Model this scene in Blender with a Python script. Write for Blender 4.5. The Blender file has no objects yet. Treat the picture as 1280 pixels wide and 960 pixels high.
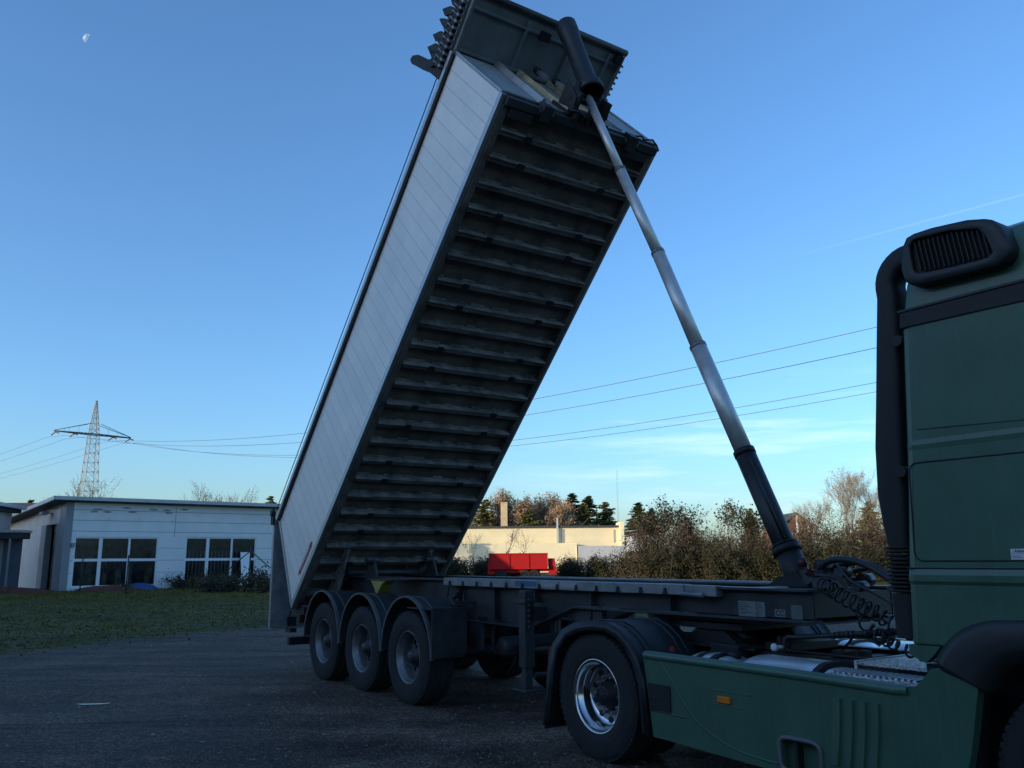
import bpy, math, random
import numpy as np
from mathutils import Vector, Matrix
PI = math.pi
R = math.radians
random.seed(7)
rng = np.random.default_rng(11)
S = bpy.context.scene
col = S.collection

# ------------------------------------------------------------------ camera
cam_d = bpy.data.cameras.new('camera')
cam_d.sensor_fit = 'HORIZONTAL'
cam_d.sensor_width = 36.0
cam_d.lens = 36.0 * 1064.76 / 1280.0
cam_d.clip_start = 0.05
cam_d.clip_end = 9000.0
cam = bpy.data.objects.new('camera', cam_d)
col.objects.link(cam)
pit, rol = R(11.5669), R(-0.47016)
Fv = Vector((0, math.cos(pit), math.sin(pit)))
Uv = Vector((0, -math.sin(pit), math.cos(pit)))
Rv = Vector((1, 0, 0))
R2 = Rv * math.cos(rol) + Uv * math.sin(rol)
U2 = -Rv * math.sin(rol) + Uv * math.cos(rol)
M = Matrix((R2, U2, -Fv)).transposed().to_4x4()
M.translation = Vector((0, 0, 1.6684))
cam.matrix_world = M
S.camera = cam

# ------------------------------------------------------------------ sky, sun, exposure
SUN_EL = R(9.0)
SUN_AZ = R(-122.0)          # measured from +Y towards +X
sun_dir = Vector((math.sin(SUN_AZ) * math.cos(SUN_EL), math.cos(SUN_AZ) * math.cos(SUN_EL), math.sin(SUN_EL)))
W = bpy.data.worlds.new('World')
S.world = W
W.use_nodes = True
nt = W.node_tree
nt.nodes.clear()
N = nt.nodes.new
L = nt.links.new
out = N('ShaderNodeOutputWorld')
bg = N('ShaderNodeBackground')
sky = N('ShaderNodeTexSky')
sky.sky_type = 'NISHITA'
sky.sun_disc = False
sky.sun_elevation = SUN_EL
sky.sun_rotation = SUN_AZ
sky.altitude = 100
sky.air_density = 1.0
sky.dust_density = 1.3
sky.ozone_density = 4.4
bg.inputs['Strength'].default_value = 0.15
geo = N('ShaderNodeTexCoord')
# thin cirrus streaks low in the sky
mp = N('ShaderNodeMapping'); mp.inputs['Scale'].default_value = (2.2, 2.2, 24.0); mp.inputs['Rotation'].default_value = (0.0, R(-2), 0)
no = N('ShaderNodeTexNoise'); no.inputs['Scale'].default_value = 2.1; no.inputs['Detail'].default_value = 7; no.inputs['Roughness'].default_value = 0.6
rp = N('ShaderNodeValToRGB'); rp.color_ramp.elements[0].position = 0.50; rp.color_ramp.elements[1].position = 0.74
sep = N('ShaderNodeSeparateXYZ')
el = N('ShaderNodeValToRGB')   # elevation band where the streaks live
el.color_ramp.elements[0].position = 0.03; el.color_ramp.elements[0].color = (0, 0, 0, 1)
el.color_ramp.elements[1].position = 0.09; el.color_ramp.elements[1].color = (1, 1, 1, 1)
e2 = el.color_ramp.elements.new(0.15); e2.color = (1, 1, 1, 1)
e3 = el.color_ramp.elements.new(0.21); e3.color = (0, 0, 0, 1)
xr = N('ShaderNodeMapRange'); xr.inputs['From Min'].default_value = -0.05; xr.inputs['From Max'].default_value = 0.2
m1 = N('ShaderNodeMath'); m1.operation = 'MULTIPLY'
m2 = N('ShaderNodeMath'); m2.operation = 'MULTIPLY'
m3 = N('ShaderNodeMath'); m3.operation = 'MULTIPLY'; m3.inputs[1].default_value = 0.30
L(geo.outputs['Generated'], mp.inputs['Vector']); L(mp.outputs[0], no.inputs['Vector']); L(no.outputs['Fac'], rp.inputs[0])
L(geo.outputs['Generated'], sep.inputs[0]); L(sep.outputs['Z'], el.inputs[0]); L(sep.outputs['X'], xr.inputs['Value'])
L(rp.outputs[0], m1.inputs[0]); L(el.outputs[0], m1.inputs[1]); L(m1.outputs[0], m2.inputs[0]); L(xr.outputs[0], m2.inputs[1]); L(m2.outputs[0], m3.inputs[0])
# contrail: thin great-circle streak
pa = Vector((0.6029, 0.93605, 0.41374)).normalized(); pb = Vector((0.3864, 0.9474, 0.3584)).normalized()
nn = pa.cross(pb).normalized(); mid = (pa * 0.62 + pb * 0.38).normalized()
d1 = N('ShaderNodeVectorMath'); d1.operation = 'DOT_PRODUCT'; d1.inputs[1].default_value = nn
ab = N('ShaderNodeMath'); ab.operation = 'ABSOLUTE'
mr = N('ShaderNodeMapRange'); mr.inputs['From Min'].default_value = 0.0003; mr.inputs['From Max'].default_value = 0.0016; mr.inputs['To Min'].default_value = 1; mr.inputs['To Max'].default_value = 0
d2 = N('ShaderNodeVectorMath'); d2.operation = 'DOT_PRODUCT'; d2.inputs[1].default_value = pa
mr2 = N('ShaderNodeMapRange'); mr2.inputs['From Min'].default_value = 0.972; mr2.inputs['From Max'].default_value = 0.999
m4 = N('ShaderNodeMath'); m4.operation = 'MULTIPLY'
m5 = N('ShaderNodeMath'); m5.operation = 'MULTIPLY'; m5.inputs[1].default_value = 0.06
mx = N('ShaderNodeMath'); mx.operation = 'MAXIMUM'
nrm = N('ShaderNodeVectorMath'); nrm.operation = 'NORMALIZE'
L(geo.outputs['Generated'], nrm.inputs[0]); L(nrm.outputs[0], d1.inputs[0]); L(nrm.outputs[0], d2.inputs[0])
L(d1.outputs['Value'], ab.inputs[0]); L(ab.outputs[0], mr.inputs['Value']); L(d2.outputs['Value'], mr2.inputs['Value'])
L(mr.outputs[0], m4.inputs[0]); L(mr2.outputs[0], m4.inputs[1]); L(m4.outputs[0], m5.inputs[0]); L(m5.outputs[0], mx.inputs[0]); L(m3.outputs[0], mx.inputs[1])
mix = N('ShaderNodeMix'); mix.data_type = 'RGBA'
mix.inputs['B'].default_value = (4.2, 4.5, 4.8, 1)
L(mx.outputs[0], mix.inputs['Factor']); L(sky.outputs[0], mix.inputs['A'])
L(mix.outputs['Result'], bg.inputs['Color']); L(bg.outputs[0], out.inputs[0])

sd = bpy.data.lights.new('sun', 'SUN')
sd.energy = 2.0
sd.angle = R(0.5)
sd.color = (1.0, 0.79, 0.50)
sun = bpy.data.objects.new('sun', sd)
col.objects.link(sun)
sun.rotation_euler = (-sun_dir).to_track_quat('-Z', 'Y').to_euler()

S.view_settings.view_transform = 'Standard'
S.view_settings.look = 'None'
S.view_settings.exposure = 1.22
S.view_settings.gamma = 1.0
S.cycles.max_bounces = 6
S.cycles.use_denoising = True

# ------------------------------------------------------------------ materials
def mat(name, c, rough=0.6, metal=0.0, var=0.12, vscale=6.0, bump=0.0, bscale=60.0, c2=None, coat=0.0, streak=0.0, spec=0.5, coords='Object', stretch=(1, 1, 1)):
    m = bpy.data.materials.new(name); m.use_nodes = True
    t = m.node_tree; b = t.nodes['Principled BSDF']
    n, l = t.nodes.new, t.links.new
    tc = n('ShaderNodeTexCoord'); mpn = n('ShaderNodeMapping'); mpn.inputs['Scale'].default_value = stretch
    l(tc.outputs[coords], mpn.inputs[0])
    no = n('ShaderNodeTexNoise'); no.inputs['Scale'].default_value = vscale; no.inputs['Detail'].default_value = 6; no.inputs['Roughness'].default_value = 0.65
    l(mpn.outputs[0], no.inputs['Vector'])
    if c2 is None: c2 = tuple(max(0, x * (1 - 2.2 * var)) for x in c)
    r = n('ShaderNodeValToRGB'); r.color_ramp.elements[0].position = 0.32; r.color_ramp.elements[1].position = 0.68
    r.color_ramp.elements[0].color = (*c2, 1); r.color_ramp.elements[1].color = (*c, 1)
    l(no.outputs['Fac'], r.inputs[0])
    last = r.outputs[0]
    if streak > 0:     # thin dirt runs down the sheet
        ms = n('ShaderNodeMapping'); ms.inputs['Scale'].default_value = (34, 34, 1.1); l(tc.outputs[coords], ms.inputs[0])
        ns = n('ShaderNodeTexNoise'); ns.inputs['Scale'].default_value = 1.0; ns.inputs['Detail'].default_value = 5; l(ms.outputs[0], ns.inputs['Vector'])
        rs = n('ShaderNodeValToRGB'); rs.color_ramp.elements[0].position = 0.5; rs.color_ramp.elements[1].position = 0.72; l(ns.outputs['Fac'], rs.inputs[0])
        mm = n('ShaderNodeMath'); mm.operation = 'MULTIPLY'; mm.inputs[1].default_value = streak; l(rs.outputs[0], mm.inputs[0])
        mxx = n('ShaderNodeMix'); mxx.data_type = 'RGBA'; mxx.inputs['B'].default_value = (0.10, 0.125, 0.11, 1)
        l(mm.outputs[0], mxx.inputs['Factor']); l(last, mxx.inputs['A']); last = mxx.outputs['Result']
    l(last, b.inputs['Base Color'])
    rr = n('ShaderNodeMapRange'); rr.inputs['To Min'].default_value = max(0.03, rough - 0.08); rr.inputs['To Max'].default_value = min(1, rough + 0.1)
    l(no.outputs['Fac'], rr.inputs['Value']); l(rr.outputs[0], b.inputs['Roughness'])
    b.inputs['Metallic'].default_value = metal
    b.inputs['Specular IOR Level'].default_value = spec
    if coat: b.inputs['Coat Weight'].default_value = coat; b.inputs['Coat Roughness'].default_value = 0.12
    if bump:
        nb = n('ShaderNodeTexNoise'); nb.inputs['Scale'].default_value = bscale; nb.inputs['Detail'].default_value = 4; l(mpn.outputs[0], nb.inputs['Vector'])
        bp = n('ShaderNodeBump'); bp.inputs['Strength'].default_value = bump; bp.inputs['Distance'].default_value = 0.02
        l(nb.outputs['Fac'], bp.inputs['Height']); l(bp.outputs[0], b.inputs['Normal'])
    return m

def add_lines(m, axis, pitch, width=0.035, dark=0.35, depth=0.004):
    """thin regular joints across a sheet, as colour and bump"""
    t = m.node_tree; n, l = t.nodes.new, t.links.new; b = t.nodes['Principled BSDF']
    tc = n('ShaderNodeTexCoord'); sp = n('ShaderNodeSeparateXYZ'); l(tc.outputs['Object'], sp.inputs[0])
    dv = n('ShaderNodeMath'); dv.operation = 'DIVIDE'; dv.inputs[1].default_value = pitch; l(sp.outputs[axis], dv.inputs[0])
    fr = n('ShaderNodeMath'); fr.operation = 'FRACT'; l(dv.outputs[0], fr.inputs[0])
    lt = n('ShaderNodeMath'); lt.operation = 'LESS_THAN'; lt.inputs[1].default_value = width; l(fr.outputs[0], lt.inputs[0])
    fl = n('ShaderNodeMath'); fl.operation = 'FLOOR'; l(dv.outputs[0], fl.inputs[0])
    wn = n('ShaderNodeTexWhiteNoise'); wn.noise_dimensions = '1D'; l(fl.outputs[0], wn.inputs['W'])
    mr = n('ShaderNodeMapRange'); mr.inputs['To Min'].default_value = 0.93; mr.inputs['To Max'].default_value = 1.0; l(wn.outputs['Value'], mr.inputs['Value'])
    mt = n('ShaderNodeMath'); mt.operation = 'MULTIPLY'; mt.inputs[1].default_value = 1 - dark; l(lt.outputs[0], mt.inputs[0])
    sb = n('ShaderNodeMath'); sb.operation = 'SUBTRACT'; l(mr.outputs[0], sb.inputs[0]); l(mt.outputs[0], sb.inputs[1])
    src = b.inputs['Base Color'].links[0].from_socket
    vm = n('ShaderNodeVectorMath'); vm.operation = 'SCALE'; l(src, vm.inputs[0]); l(sb.outputs[0], vm.inputs['Scale'])
    l(vm.outputs[0], b.inputs['Base Color'])
    return m

M_panel = add_lines(mat('aluminium_planks', (0.90, 0.84, 0.77), 0.45, 0.12, 0.07, 1.5, c2=(0.74, 0.705, 0.67), streak=0.0, bump=0.04, bscale=3), 'X', 0.205, 0.03, 0.45)
M_alu = mat('aluminium', (0.46, 0.47, 0.48), 0.4, 0.7, 0.12, 8)
M_alu_dull = mat('dull_aluminium', (0.30, 0.31, 0.32), 0.55, 0.5, 0.2, 5)
M_front = mat('aluminium_front', (0.36, 0.37, 0.37), 0.5, 0.3, 0.12, 2.5)
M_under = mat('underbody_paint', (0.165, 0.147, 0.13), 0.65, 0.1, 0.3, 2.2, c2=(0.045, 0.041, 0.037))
M_rib = mat('lit_rib_paint', (0.31, 0.285, 0.26), 0.6, 0.2, 0.3, 4.5, c2=(0.07, 0.072, 0.07))
M_chassis = mat('chassis_paint', (0.050, 0.052, 0.054), 0.5, 0.1, 0.25, 3, c2=(0.018, 0.020, 0.022))
M_black = mat('black_plastic', (0.018, 0.020, 0.022), 0.5, 0, 0.2, 6)
M_blackdeep = mat('black_steel', (0.010, 0.011, 0.012), 0.6, 0, 0.2, 6)
M_fender = mat('mudguard_plastic', (0.030, 0.034, 0.038), 0.55, 0, 0.25, 9, bump=0.1)
M_tyre = mat('tyre_rubber', (0.020, 0.021, 0.022), 0.85, 0, 0.2, 12, bump=0.25, bscale=90)
M_rim = mat('grey_rim', (0.25, 0.255, 0.26), 0.42, 0.5, 0.25, 10, c2=(0.12, 0.122, 0.125))
M_chrome = mat('polished_rim', (0.62, 0.63, 0.64), 0.16, 1.0, 0.1, 10)
M_steel = mat('cylinder_steel', (0.66, 0.64, 0.61), 0.40, 0.55, 0.08, 12)
M_green = mat('green_paint', (0.050, 0.126, 0.080), 0.42, 0, 0.10, 3, streak=0.26, coat=0.2)
M_tarp = mat('folded_tarpaulin', (0.035, 0.038, 0.042), 0.8, 0, 0.3, 9)
M_tan = mat('tan_metal', (0.62, 0.50, 0.30), 0.6, 0.2, 0.25, 9)  # tan metal tone, varied at random
M_white = mat('white_label', (0.62, 0.63, 0.64), 0.6, 0, 0.1, 40)
M_glabel = mat('grey_label', (0.22, 0.25, 0.26), 0.6, 0, 0.3, 60)
M_ink = mat('label_ink', (0.02, 0.03, 0.05), 0.7)
M_redlab = mat('red_label', (0.42, 0.02, 0.03), 0.5)
M_orange = mat('orange_reflector', (0.75, 0.20, 0.01), 0.3, 0, 0.1, 80)
M_yellow = mat('yellow_chock', (0.42, 0.36, 0.07), 0.6, 0, 0.2, 12)
M_red = mat('red_trailer_paint', (0.46, 0.001, 0.003), 0.8, 0, 0.06, 3)
M_redfit = mat('red_coupling', (0.10, 0.006, 0.01), 0.5)
M_checker = mat('tread_plate', (0.55, 0.57, 0.58), 0.35, 0.8, 0.12, 20, bump=0.7, bscale=70)
M_tank = mat('fuel_tank_aluminium', (0.80, 0.81, 0.82), 0.30, 0.7, 0.06, 3)
M_glass = mat('window_glass', (0.010, 0.012, 0.014), 0.12, 0, 0.1, 3, spec=0.25)

# ------------------------------------------------------------------ mesh helpers
class MB:
    def __init__(s): s.v = []; s.f = []; s.m = []; s.sm = []
    def add(s, vs, fs, mi=0, sm=False):
        o = len(s.v); s.v += [tuple(p) for p in vs]
        for f in fs: s.f.append(tuple(i + o for i in f)); s.m.append(mi); s.sm.append(sm)
        return s
    def box(s, x0, x1, y0, y1, z0, z1, mi=0, T=None):
        vs = [(x, y, z) for x in (x0, x1) for y in (y0, y1) for z in (z0, z1)]
        if T is not None: vs = [tuple(T @ Vector(p)) for p in vs]
        return s.add(vs, [(0, 1, 3, 2), (4, 6, 7, 5), (0, 4, 5, 1), (2, 3, 7, 6), (0, 2, 6, 4), (1, 5, 7, 3)], mi)
    def prism(s, pts, a, b, ax='y', mi=0, caps=True):
        """pts: 2D polygon; ax y: (x,z) ; ax x: (y,z) ; ax z: (x,y)"""
        def P(p, t):
            return {'y': (p[0], t, p[1]), 'x': (t, p[0], p[1]), 'z': (p[0], p[1], t)}[ax]
        n = len(pts); vs = [P(p, a) for p in pts] + [P(p, b) for p in pts]
        fs = [(i, (i + 1) % n, (i + 1) % n + n, i + n) for i in range(n)]
        if caps: fs += [tuple(range(n))[::-1], tuple(range(n, 2 * n))]
        return s.add(vs, fs, mi)
    def tube(s, path, r, n=8, mi=0, caps=True, closed=False, sm=True):
        path = [Vector(p) for p in path]; k = len(path)
        rs = r if isinstance(r, (list, tuple)) else [r] * k
        vs = []; up = None
        for i, p in enumerate(path):
            if closed: t = (path[(i + 1) % k] - path[i - 1]).normalized()
            else: t = (path[min(i + 1, k - 1)] - path[max(i - 1, 0)]).normalized()
            if up is None:
                up = Vector((0, 0, 1)) if abs(t.z) < 0.9 else Vector((1, 0, 0))
            a = t.cross(up)
            if a.length < 1e-6: a = t.orthogonal()
            a.normalize(); b = a.cross(t).normalized(); up = b
            for j in range(n):
                q = 2 * PI * j / n
                vs.append(p + (a * math.cos(q) + b * math.sin(q)) * rs[i])
        fs = []
        for i in range(k if closed else k - 1):
            i2 = (i + 1) % k
            for j in range(n):
                j2 = (j + 1) % n
                fs.append((i * n + j, i * n + j2, i2 * n + j2, i2 * n + j))
        o = len(s.v); s.add(vs, fs, mi, sm)
        if caps and not closed:
            s.f.append(tuple(o + j for j in range(n))[::-1]); s.m.append(mi); s.sm.append(False)
            s.f.append(tuple(o + (k - 1) * n + j for j in range(n))); s.m.append(mi); s.sm.append(False)
        return s
    def lathe(s, prof, c=(0, 0, 0), ax='y', n=40, mi=0, sm=True):
        """prof: (radius, height along axis)"""
        vs = []
        for r, h in prof:
            for j in range(n):
                a = 2 * PI * j / n; u, w = r * math.cos(a), r * math.sin(a)
                q = {'y': (u, h, w), 'z': (u, w, h), 'x': (h, u, w)}[ax]
                vs.append((c[0] + q[0], c[1] + q[1], c[2] + q[2]))
        fs = [(i * n + j, i * n + (j + 1) % n, (i + 1) * n + (j + 1) % n, (i + 1) * n + j) for i in range(len(prof) - 1) for j in range(n)]
        return s.add(vs, fs, mi, sm)
    def arc(s, cx, cz, rx, rz, y0, y1, a0, a1, th, n=24, mi=0, zmin=None):
        """curved strip (mudguard) about a lateral axis, y0..y1 wide"""
        vs = []
        for i in range(n + 1):
            a = R(a0 + (a1 - a0) * i / n); c_, s_ = math.cos(a), math.sin(a)
            for (kx, y) in ((0, y0), (0, y1), (th, y1), (th, y0)):
                vs.append((cx + (rx + kx) * c_, y, cz + (rz + kx) * s_))
        fs = []
        for i in range(n):
            for j in range(4):
                fs.append((i * 4 + j, i * 4 + (j + 1) % 4, i * 4 + 4 + (j + 1) % 4, i * 4 + 4 + j))
        fs += [(0, 1, 2, 3), (n * 4 + 3, n * 4 + 2, n * 4 + 1, n * 4)]
        return s.add(vs, fs, mi)
    def build(s, name, mats, parent=None, bevel=0, smooth=None, loc=None, rot=None):
        me = bpy.data.meshes.new(name)
        me.from_pydata(s.v, [], s.f)
        if not isinstance(mats, (list, tuple)): mats = [mats]
        for m in mats: me.materials.append(m)
        me.polygons.foreach_set('material_index', s.m)
        me.polygons.foreach_set('use_smooth', s.sm if smooth is None else [smooth] * len(s.f))
        me.update()
        o = bpy.data.objects.new(name, me); col.objects.link(o)
        if parent: o.parent = parent
        if loc: o.location = loc
        if rot: o.rotation_euler = rot
        if bevel:
            bv = o.modifiers.new('bevel', 'BEVEL'); bv.width = bevel; bv.segments = 2; bv.limit_method = 'ANGLE'; bv.angle_limit = R(40)
            bv.harden_normals = False
        return o

def recalc(o):
    import bmesh
    bm = bmesh.new(); bm.from_mesh(o.data); bmesh.ops.recalc_face_normals(bm, faces=bm.faces); bm.to_mesh(o.data); bm.free()
    return o

def tag(o, label=None, cat=None, group=None, kind=None):
    if label: o['label'] = label
    if cat: o['category'] = cat
    if group: o['group'] = group
    if kind: o['kind'] = kind
    return o

def empty(name, loc=(0, 0, 0), rz=0, parent=None):
    o = bpy.data.objects.new(name, None); o.empty_display_size = 0.3
    o.location = loc; o.rotation_euler = (0, 0, rz); col.objects.link(o)
    if parent: o.parent = parent
    return o

def copy_tree(o, parent=None, loc=None, rot=None):
    c = o.copy(); col.objects.link(c); c.parent = parent
    if loc is not None: c.location = loc
    if rot is not None: c.rotation_euler = rot
    for ch in list(o.children): copy_tree(ch, c)
    return c

def text_mesh(name, body, size, m, parent, loc, rot, shear=0.0, thick=0.0008, bold=0.0):
    cu = bpy.data.curves.new(name, 'FONT'); cu.body = body; cu.size = size; cu.extrude = thick; cu.shear = shear; cu.offset = bold
    cu.align_x = 'CENTER'; cu.align_y = 'CENTER'; cu.resolution_u = 3
    tmp = bpy.data.objects.new(name, cu); col.objects.link(tmp)
    dg = bpy.context.evaluated_depsgraph_get(); dg.update()
    me = bpy.data.meshes.new_from_object(tmp.evaluated_get(dg))
    bpy.data.objects.remove(tmp)
    o = bpy.data.objects.new(name, me); me.materials.clear(); me.materials.append(m); col.objects.link(o)
    o.parent = parent; o.location = loc; o.rotation_euler = rot
    return o

def quads(name, C, A, B, m, parent=None, sm=False, tri=False):
    """many small quads from centre + two half-axes (numpy n x 3)"""
    n = len(C)
    if tri:
        V = np.stack([C - A, C + A, C + B], 1).reshape(-1, 3); k = 3
    else:
        V = np.stack([C - A, C - B * .9, C + A, C + B], 1).reshape(-1, 3); k = 4
    me = bpy.data.meshes.new(name)
    me.vertices.add(n * k); me.vertices.foreach_set('co', V.astype(np.float32).ravel())
    me.loops.add(n * k); me.loops.foreach_set('vertex_index', np.arange(n * k, dtype=np.int32))
    me.polygons.add(n); me.polygons.foreach_set('loop_start', np.arange(0, n * k, k, dtype=np.int32))
    me.polygons.foreach_set('loop_total', np.full(n, k, dtype=np.int32))
    me.update(calc_edges=True); me.materials.append(m)
    o = bpy.data.objects.new(name, me); col.objects.link(o)
    if parent: o.parent = parent
    return o

def rand_unit(n):
    v = rng.normal(size=(n, 3)); return v / np.linalg.norm(v, axis=1)[:, None]

# leaf material: per-leaf variation by position
def leafmat(name, c1, c2, c3=None, scale=1.2, trans=0.15):
    m = bpy.data.materials.new(name); m.use_nodes = True
    t = m.node_tree; b = t.nodes['Principled BSDF']; n, l = t.nodes.new, t.links.new
    g = n('ShaderNodeNewGeometry')
    r = n('ShaderNodeValToRGB'); r.color_ramp.elements[0].color = (*c1, 1); r.color_ramp.elements[1].color = (*c2, 1)
    if c3: e = r.color_ramp.elements.new(0.93); e.color = (*c2, 1); r.color_ramp.elements[-1].color = (*c3, 1)
    tc = n('ShaderNodeTexCoord'); no = n('ShaderNodeTexNoise'); no.inputs['Scale'].default_value = scale; no.inputs['Detail'].default_value = 2
    l(tc.outputs['Object'], no.inputs['Vector'])
    a = n('ShaderNodeMath'); a.operation = 'MULTIPLY_ADD'; a.inputs[1].default_value = 0.55; l(g.outputs['Random Per Island'], a.inputs[0])
    s2 = n('ShaderNodeMapRange'); s2.inputs['From Min'].default_value = 0.3; s2.inputs['From Max'].default_value = 0.7; s2.inputs['To Max'].default_value = 0.45
    l(no.outputs['Fac'], s2.inputs['Value']); l(s2.outputs[0], a.inputs[2]); l(a.outputs[0], r.inputs[0])
    l(r.outputs[0], b.inputs['Base Color']); b.inputs['Roughness'].default_value = 0.6
    b.inputs['Specular IOR Level'].default_value = 0.15
    return m

# ------------------------------------------------------------------ ground
def ground_mat():
    m = bpy.data.materials.new('gravel_ground'); m.use_nodes = True
    t = m.node_tree; b = t.nodes['Principled BSDF']; n, l = t.nodes.new, t.links.new
    tc = n('ShaderNodeTexCoord')
    v = n('ShaderNodeTexVoronoi'); v.inputs['Scale'].default_value = 62; l(tc.outputs['Object'], v.inputs['Vector'])
    v2 = n('ShaderNodeTexVoronoi'); v2.inputs['Scale'].default_value = 14; l(tc.outputs['Object'], v2.inputs['Vector'])
    big = n('ShaderNodeTexNoise'); big.inputs['Scale'].default_value = 0.55; big.inputs['Detail'].default_value = 8; big.inputs['Roughness'].default_value = 0.7; l(tc.outputs['Object'], big.inputs['Vector'])
    # per stone tone
    r = n('ShaderNodeValToRGB'); r.color_ramp.elements[0].color = (0.045, 0.036, 0.029, 1); r.color_ramp.elements[1].color = (0.26, 0.20, 0.155, 1)
    r.color_ramp.elements[0].position = 0.05
    e = r.color_ramp.elements.new(0.6); e.color = (0.100, 0.075, 0.060, 1)
    sp = n('ShaderNodeSeparateColor'); l(v.outputs['Color'], sp.inputs[0]); l(sp.outputs[0], r.inputs[0])
    r2 = n('ShaderNodeValToRGB'); r2.color_ramp.elements[0].color = (0.42, 0.39, 0.38, 1); r2.color_ramp.elements[1].color = (1.5, 1.45, 1.4, 1)
    r2.color_ramp.elements[0].position = 0.38; r2.color_ramp.elements[1].position = 0.64; l(big.outputs['Fac'], r2.inputs[0])
    mu = n('ShaderNodeMix'); mu.data_type = 'RGBA'; mu.blend_type = 'MULTIPLY'; mu.inputs['Factor'].default_value = 1
    l(r.outputs[0], mu.inputs['A']); l(r2.outputs[0], mu.inputs['B'])
    # grass soil past the lot edge (object space, ragged by noise)
    sx = n('ShaderNodeSeparateXYZ'); l(tc.outputs['Object'], sx.inputs[0])
    # edge line: y = 21.5 + 0.62*(x+6) for x<-1 ; grass elsewhere right from y~17+...
    a = n('ShaderNodeMapRange'); a.inputs['From Min'].default_value = -11.5; a.inputs['From Max'].default_value = -5.6; a.inputs['To Min'].default_value = -12.5; a.inputs['To Max'].default_value = -24.5; l(sx.outputs['X'], a.inputs['Value'])
    ad = n('ShaderNodeMath'); ad.operation = 'ADD'; l(a.outputs[0], ad.inputs[0]); l(sx.outputs['Y'], ad.inputs[1])
    nz = n('ShaderNodeTexNoise'); nz.inputs['Scale'].default_value = 0.8; nz.inputs['Detail'].default_value = 8; nz.inputs['Roughness'].default_value = 0.75; l(tc.outputs['Object'], nz.inputs['Vector'])
    a2 = n('ShaderNodeMath'); a2.operation = 'MULTIPLY_ADD'; a2.inputs[1].default_value = 7.0; a2.inputs[2].default_value = -3.5; l(nz.outputs['Fac'], a2.inputs[0])
    a3 = n('ShaderNodeMath'); a3.operation = 'ADD'; l(ad.outputs[0], a3.inputs[0]); l(a2.outputs[0], a3.inputs[1])
    mr = n('ShaderNodeMapRange'); mr.inputs['From Min'].default_value = -0.6; mr.inputs['From Max'].default_value = 1.4; l(a3.outputs[0], mr.inputs['Value'])
    gr = n('ShaderNodeTexNoise'); gr.inputs['Scale'].default_value = 3.5; gr.inputs['Detail'].default_value = 9; gr.inputs['Roughness'].default_value = 0.8; l(tc.outputs['Object'], gr.inputs['Vector'])
    rg = n('ShaderNodeValToRGB'); rg.color_ramp.elements[0].color = (0.030, 0.029, 0.007, 1); rg.color_ramp.elements[1].color = (0.125, 0.118, 0.024, 1)
    rg.color_ramp.elements[0].position = 0.35; rg.color_ramp.elements[1].position = 0.7; l(gr.outputs['Fac'], rg.inputs[0])
    mg = n('ShaderNodeMix'); mg.data_type = 'RGBA'; l(mr.outputs[0], mg.inputs['Factor']); l(mu.outputs['Result'], mg.inputs['A']); l(rg.outputs[0], mg.inputs['B'])
    l(mg.outputs['Result'], b.inputs['Base Color'])
    wet = n('ShaderNodeMapRange'); wet.inputs['From Min'].default_value = 0.38; wet.inputs['From Max'].default_value = 0.62; wet.inputs['To Min'].default_value = 0.62; wet.inputs['To Max'].default_value = 0.92
    l(big.outputs['Fac'], wet.inputs['Value']); l(wet.outputs[0], b.inputs['Roughness'])
    b.inputs['Specular IOR Level'].default_value = 0.15
    # bump
    bp = n('ShaderNodeBump'); bp.inputs['Strength'].default_value = 0.55; bp.inputs['Distance'].default_value = 0.02
    h = n('ShaderNodeMath'); h.operation = 'MULTIPLY_ADD'; h.inputs[1].default_value = -1.0; l(v.outputs['Distance'], h.inputs[0])
    h2 = n('ShaderNodeMath'); h2.operation = 'MULTIPLY'; h2.inputs[1].default_value = -1.2; l(v2.outputs['Distance'], h2.inputs[0]); l(h2.outputs[0], h.inputs[2])
    # soft ruts left by wheels: long bands, broken up by noise
    mpr = n('ShaderNodeMapping'); mpr.inputs['Rotation'].default_value = (0, 0, R(-20)); mpr.inputs['Scale'].default_value = (0.22, 1.3, 1); l(tc.outputs['Object'], mpr.inputs[0])
    rt_ = n('ShaderNodeTexNoise'); rt_.inputs['Scale'].default_value = 1.0; rt_.inputs['Detail'].default_value = 5; rt_.inputs['Distortion'].default_value = 0.6; l(mpr.outputs[0], rt_.inputs['Vector'])
    bp2 = n('ShaderNodeBump'); bp2.inputs['Strength'].default_value = 0.55; bp2.inputs['Distance'].default_value = 0.6; l(rt_.outputs['Fac'], bp2.inputs['Height'])
    l(h.outputs[0], bp.inputs['Height']); l(bp2.outputs[0], bp.inputs['Normal']); l(bp.outputs[0], b.inputs['Normal'])
    rr_r = n('ShaderNodeValToRGB'); rr_r.color_ramp.elements[0].position = 0.38; rr_r.color_ramp.elements[1].position = 0.62; rr_r.color_ramp.elements[0].color = (0.72, 0.70, 0.70, 1); rr_r.color_ramp.elements[1].color = (1.15, 1.13, 1.1, 1)
    l(rt_.outputs['Fac'], rr_r.inputs[0]); mu2 = n('ShaderNodeMix'); mu2.data_type = 'RGBA'; mu2.blend_type = 'MULTIPLY'; mu2.inputs['Factor'].default_value = 1
    l(mg.outputs['Result'], mu2.inputs['A']); l(rr_r.outputs[0], mu2.inputs['B']); l(mu2.outputs['Result'], b.inputs['Base Color'])
    return m
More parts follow.
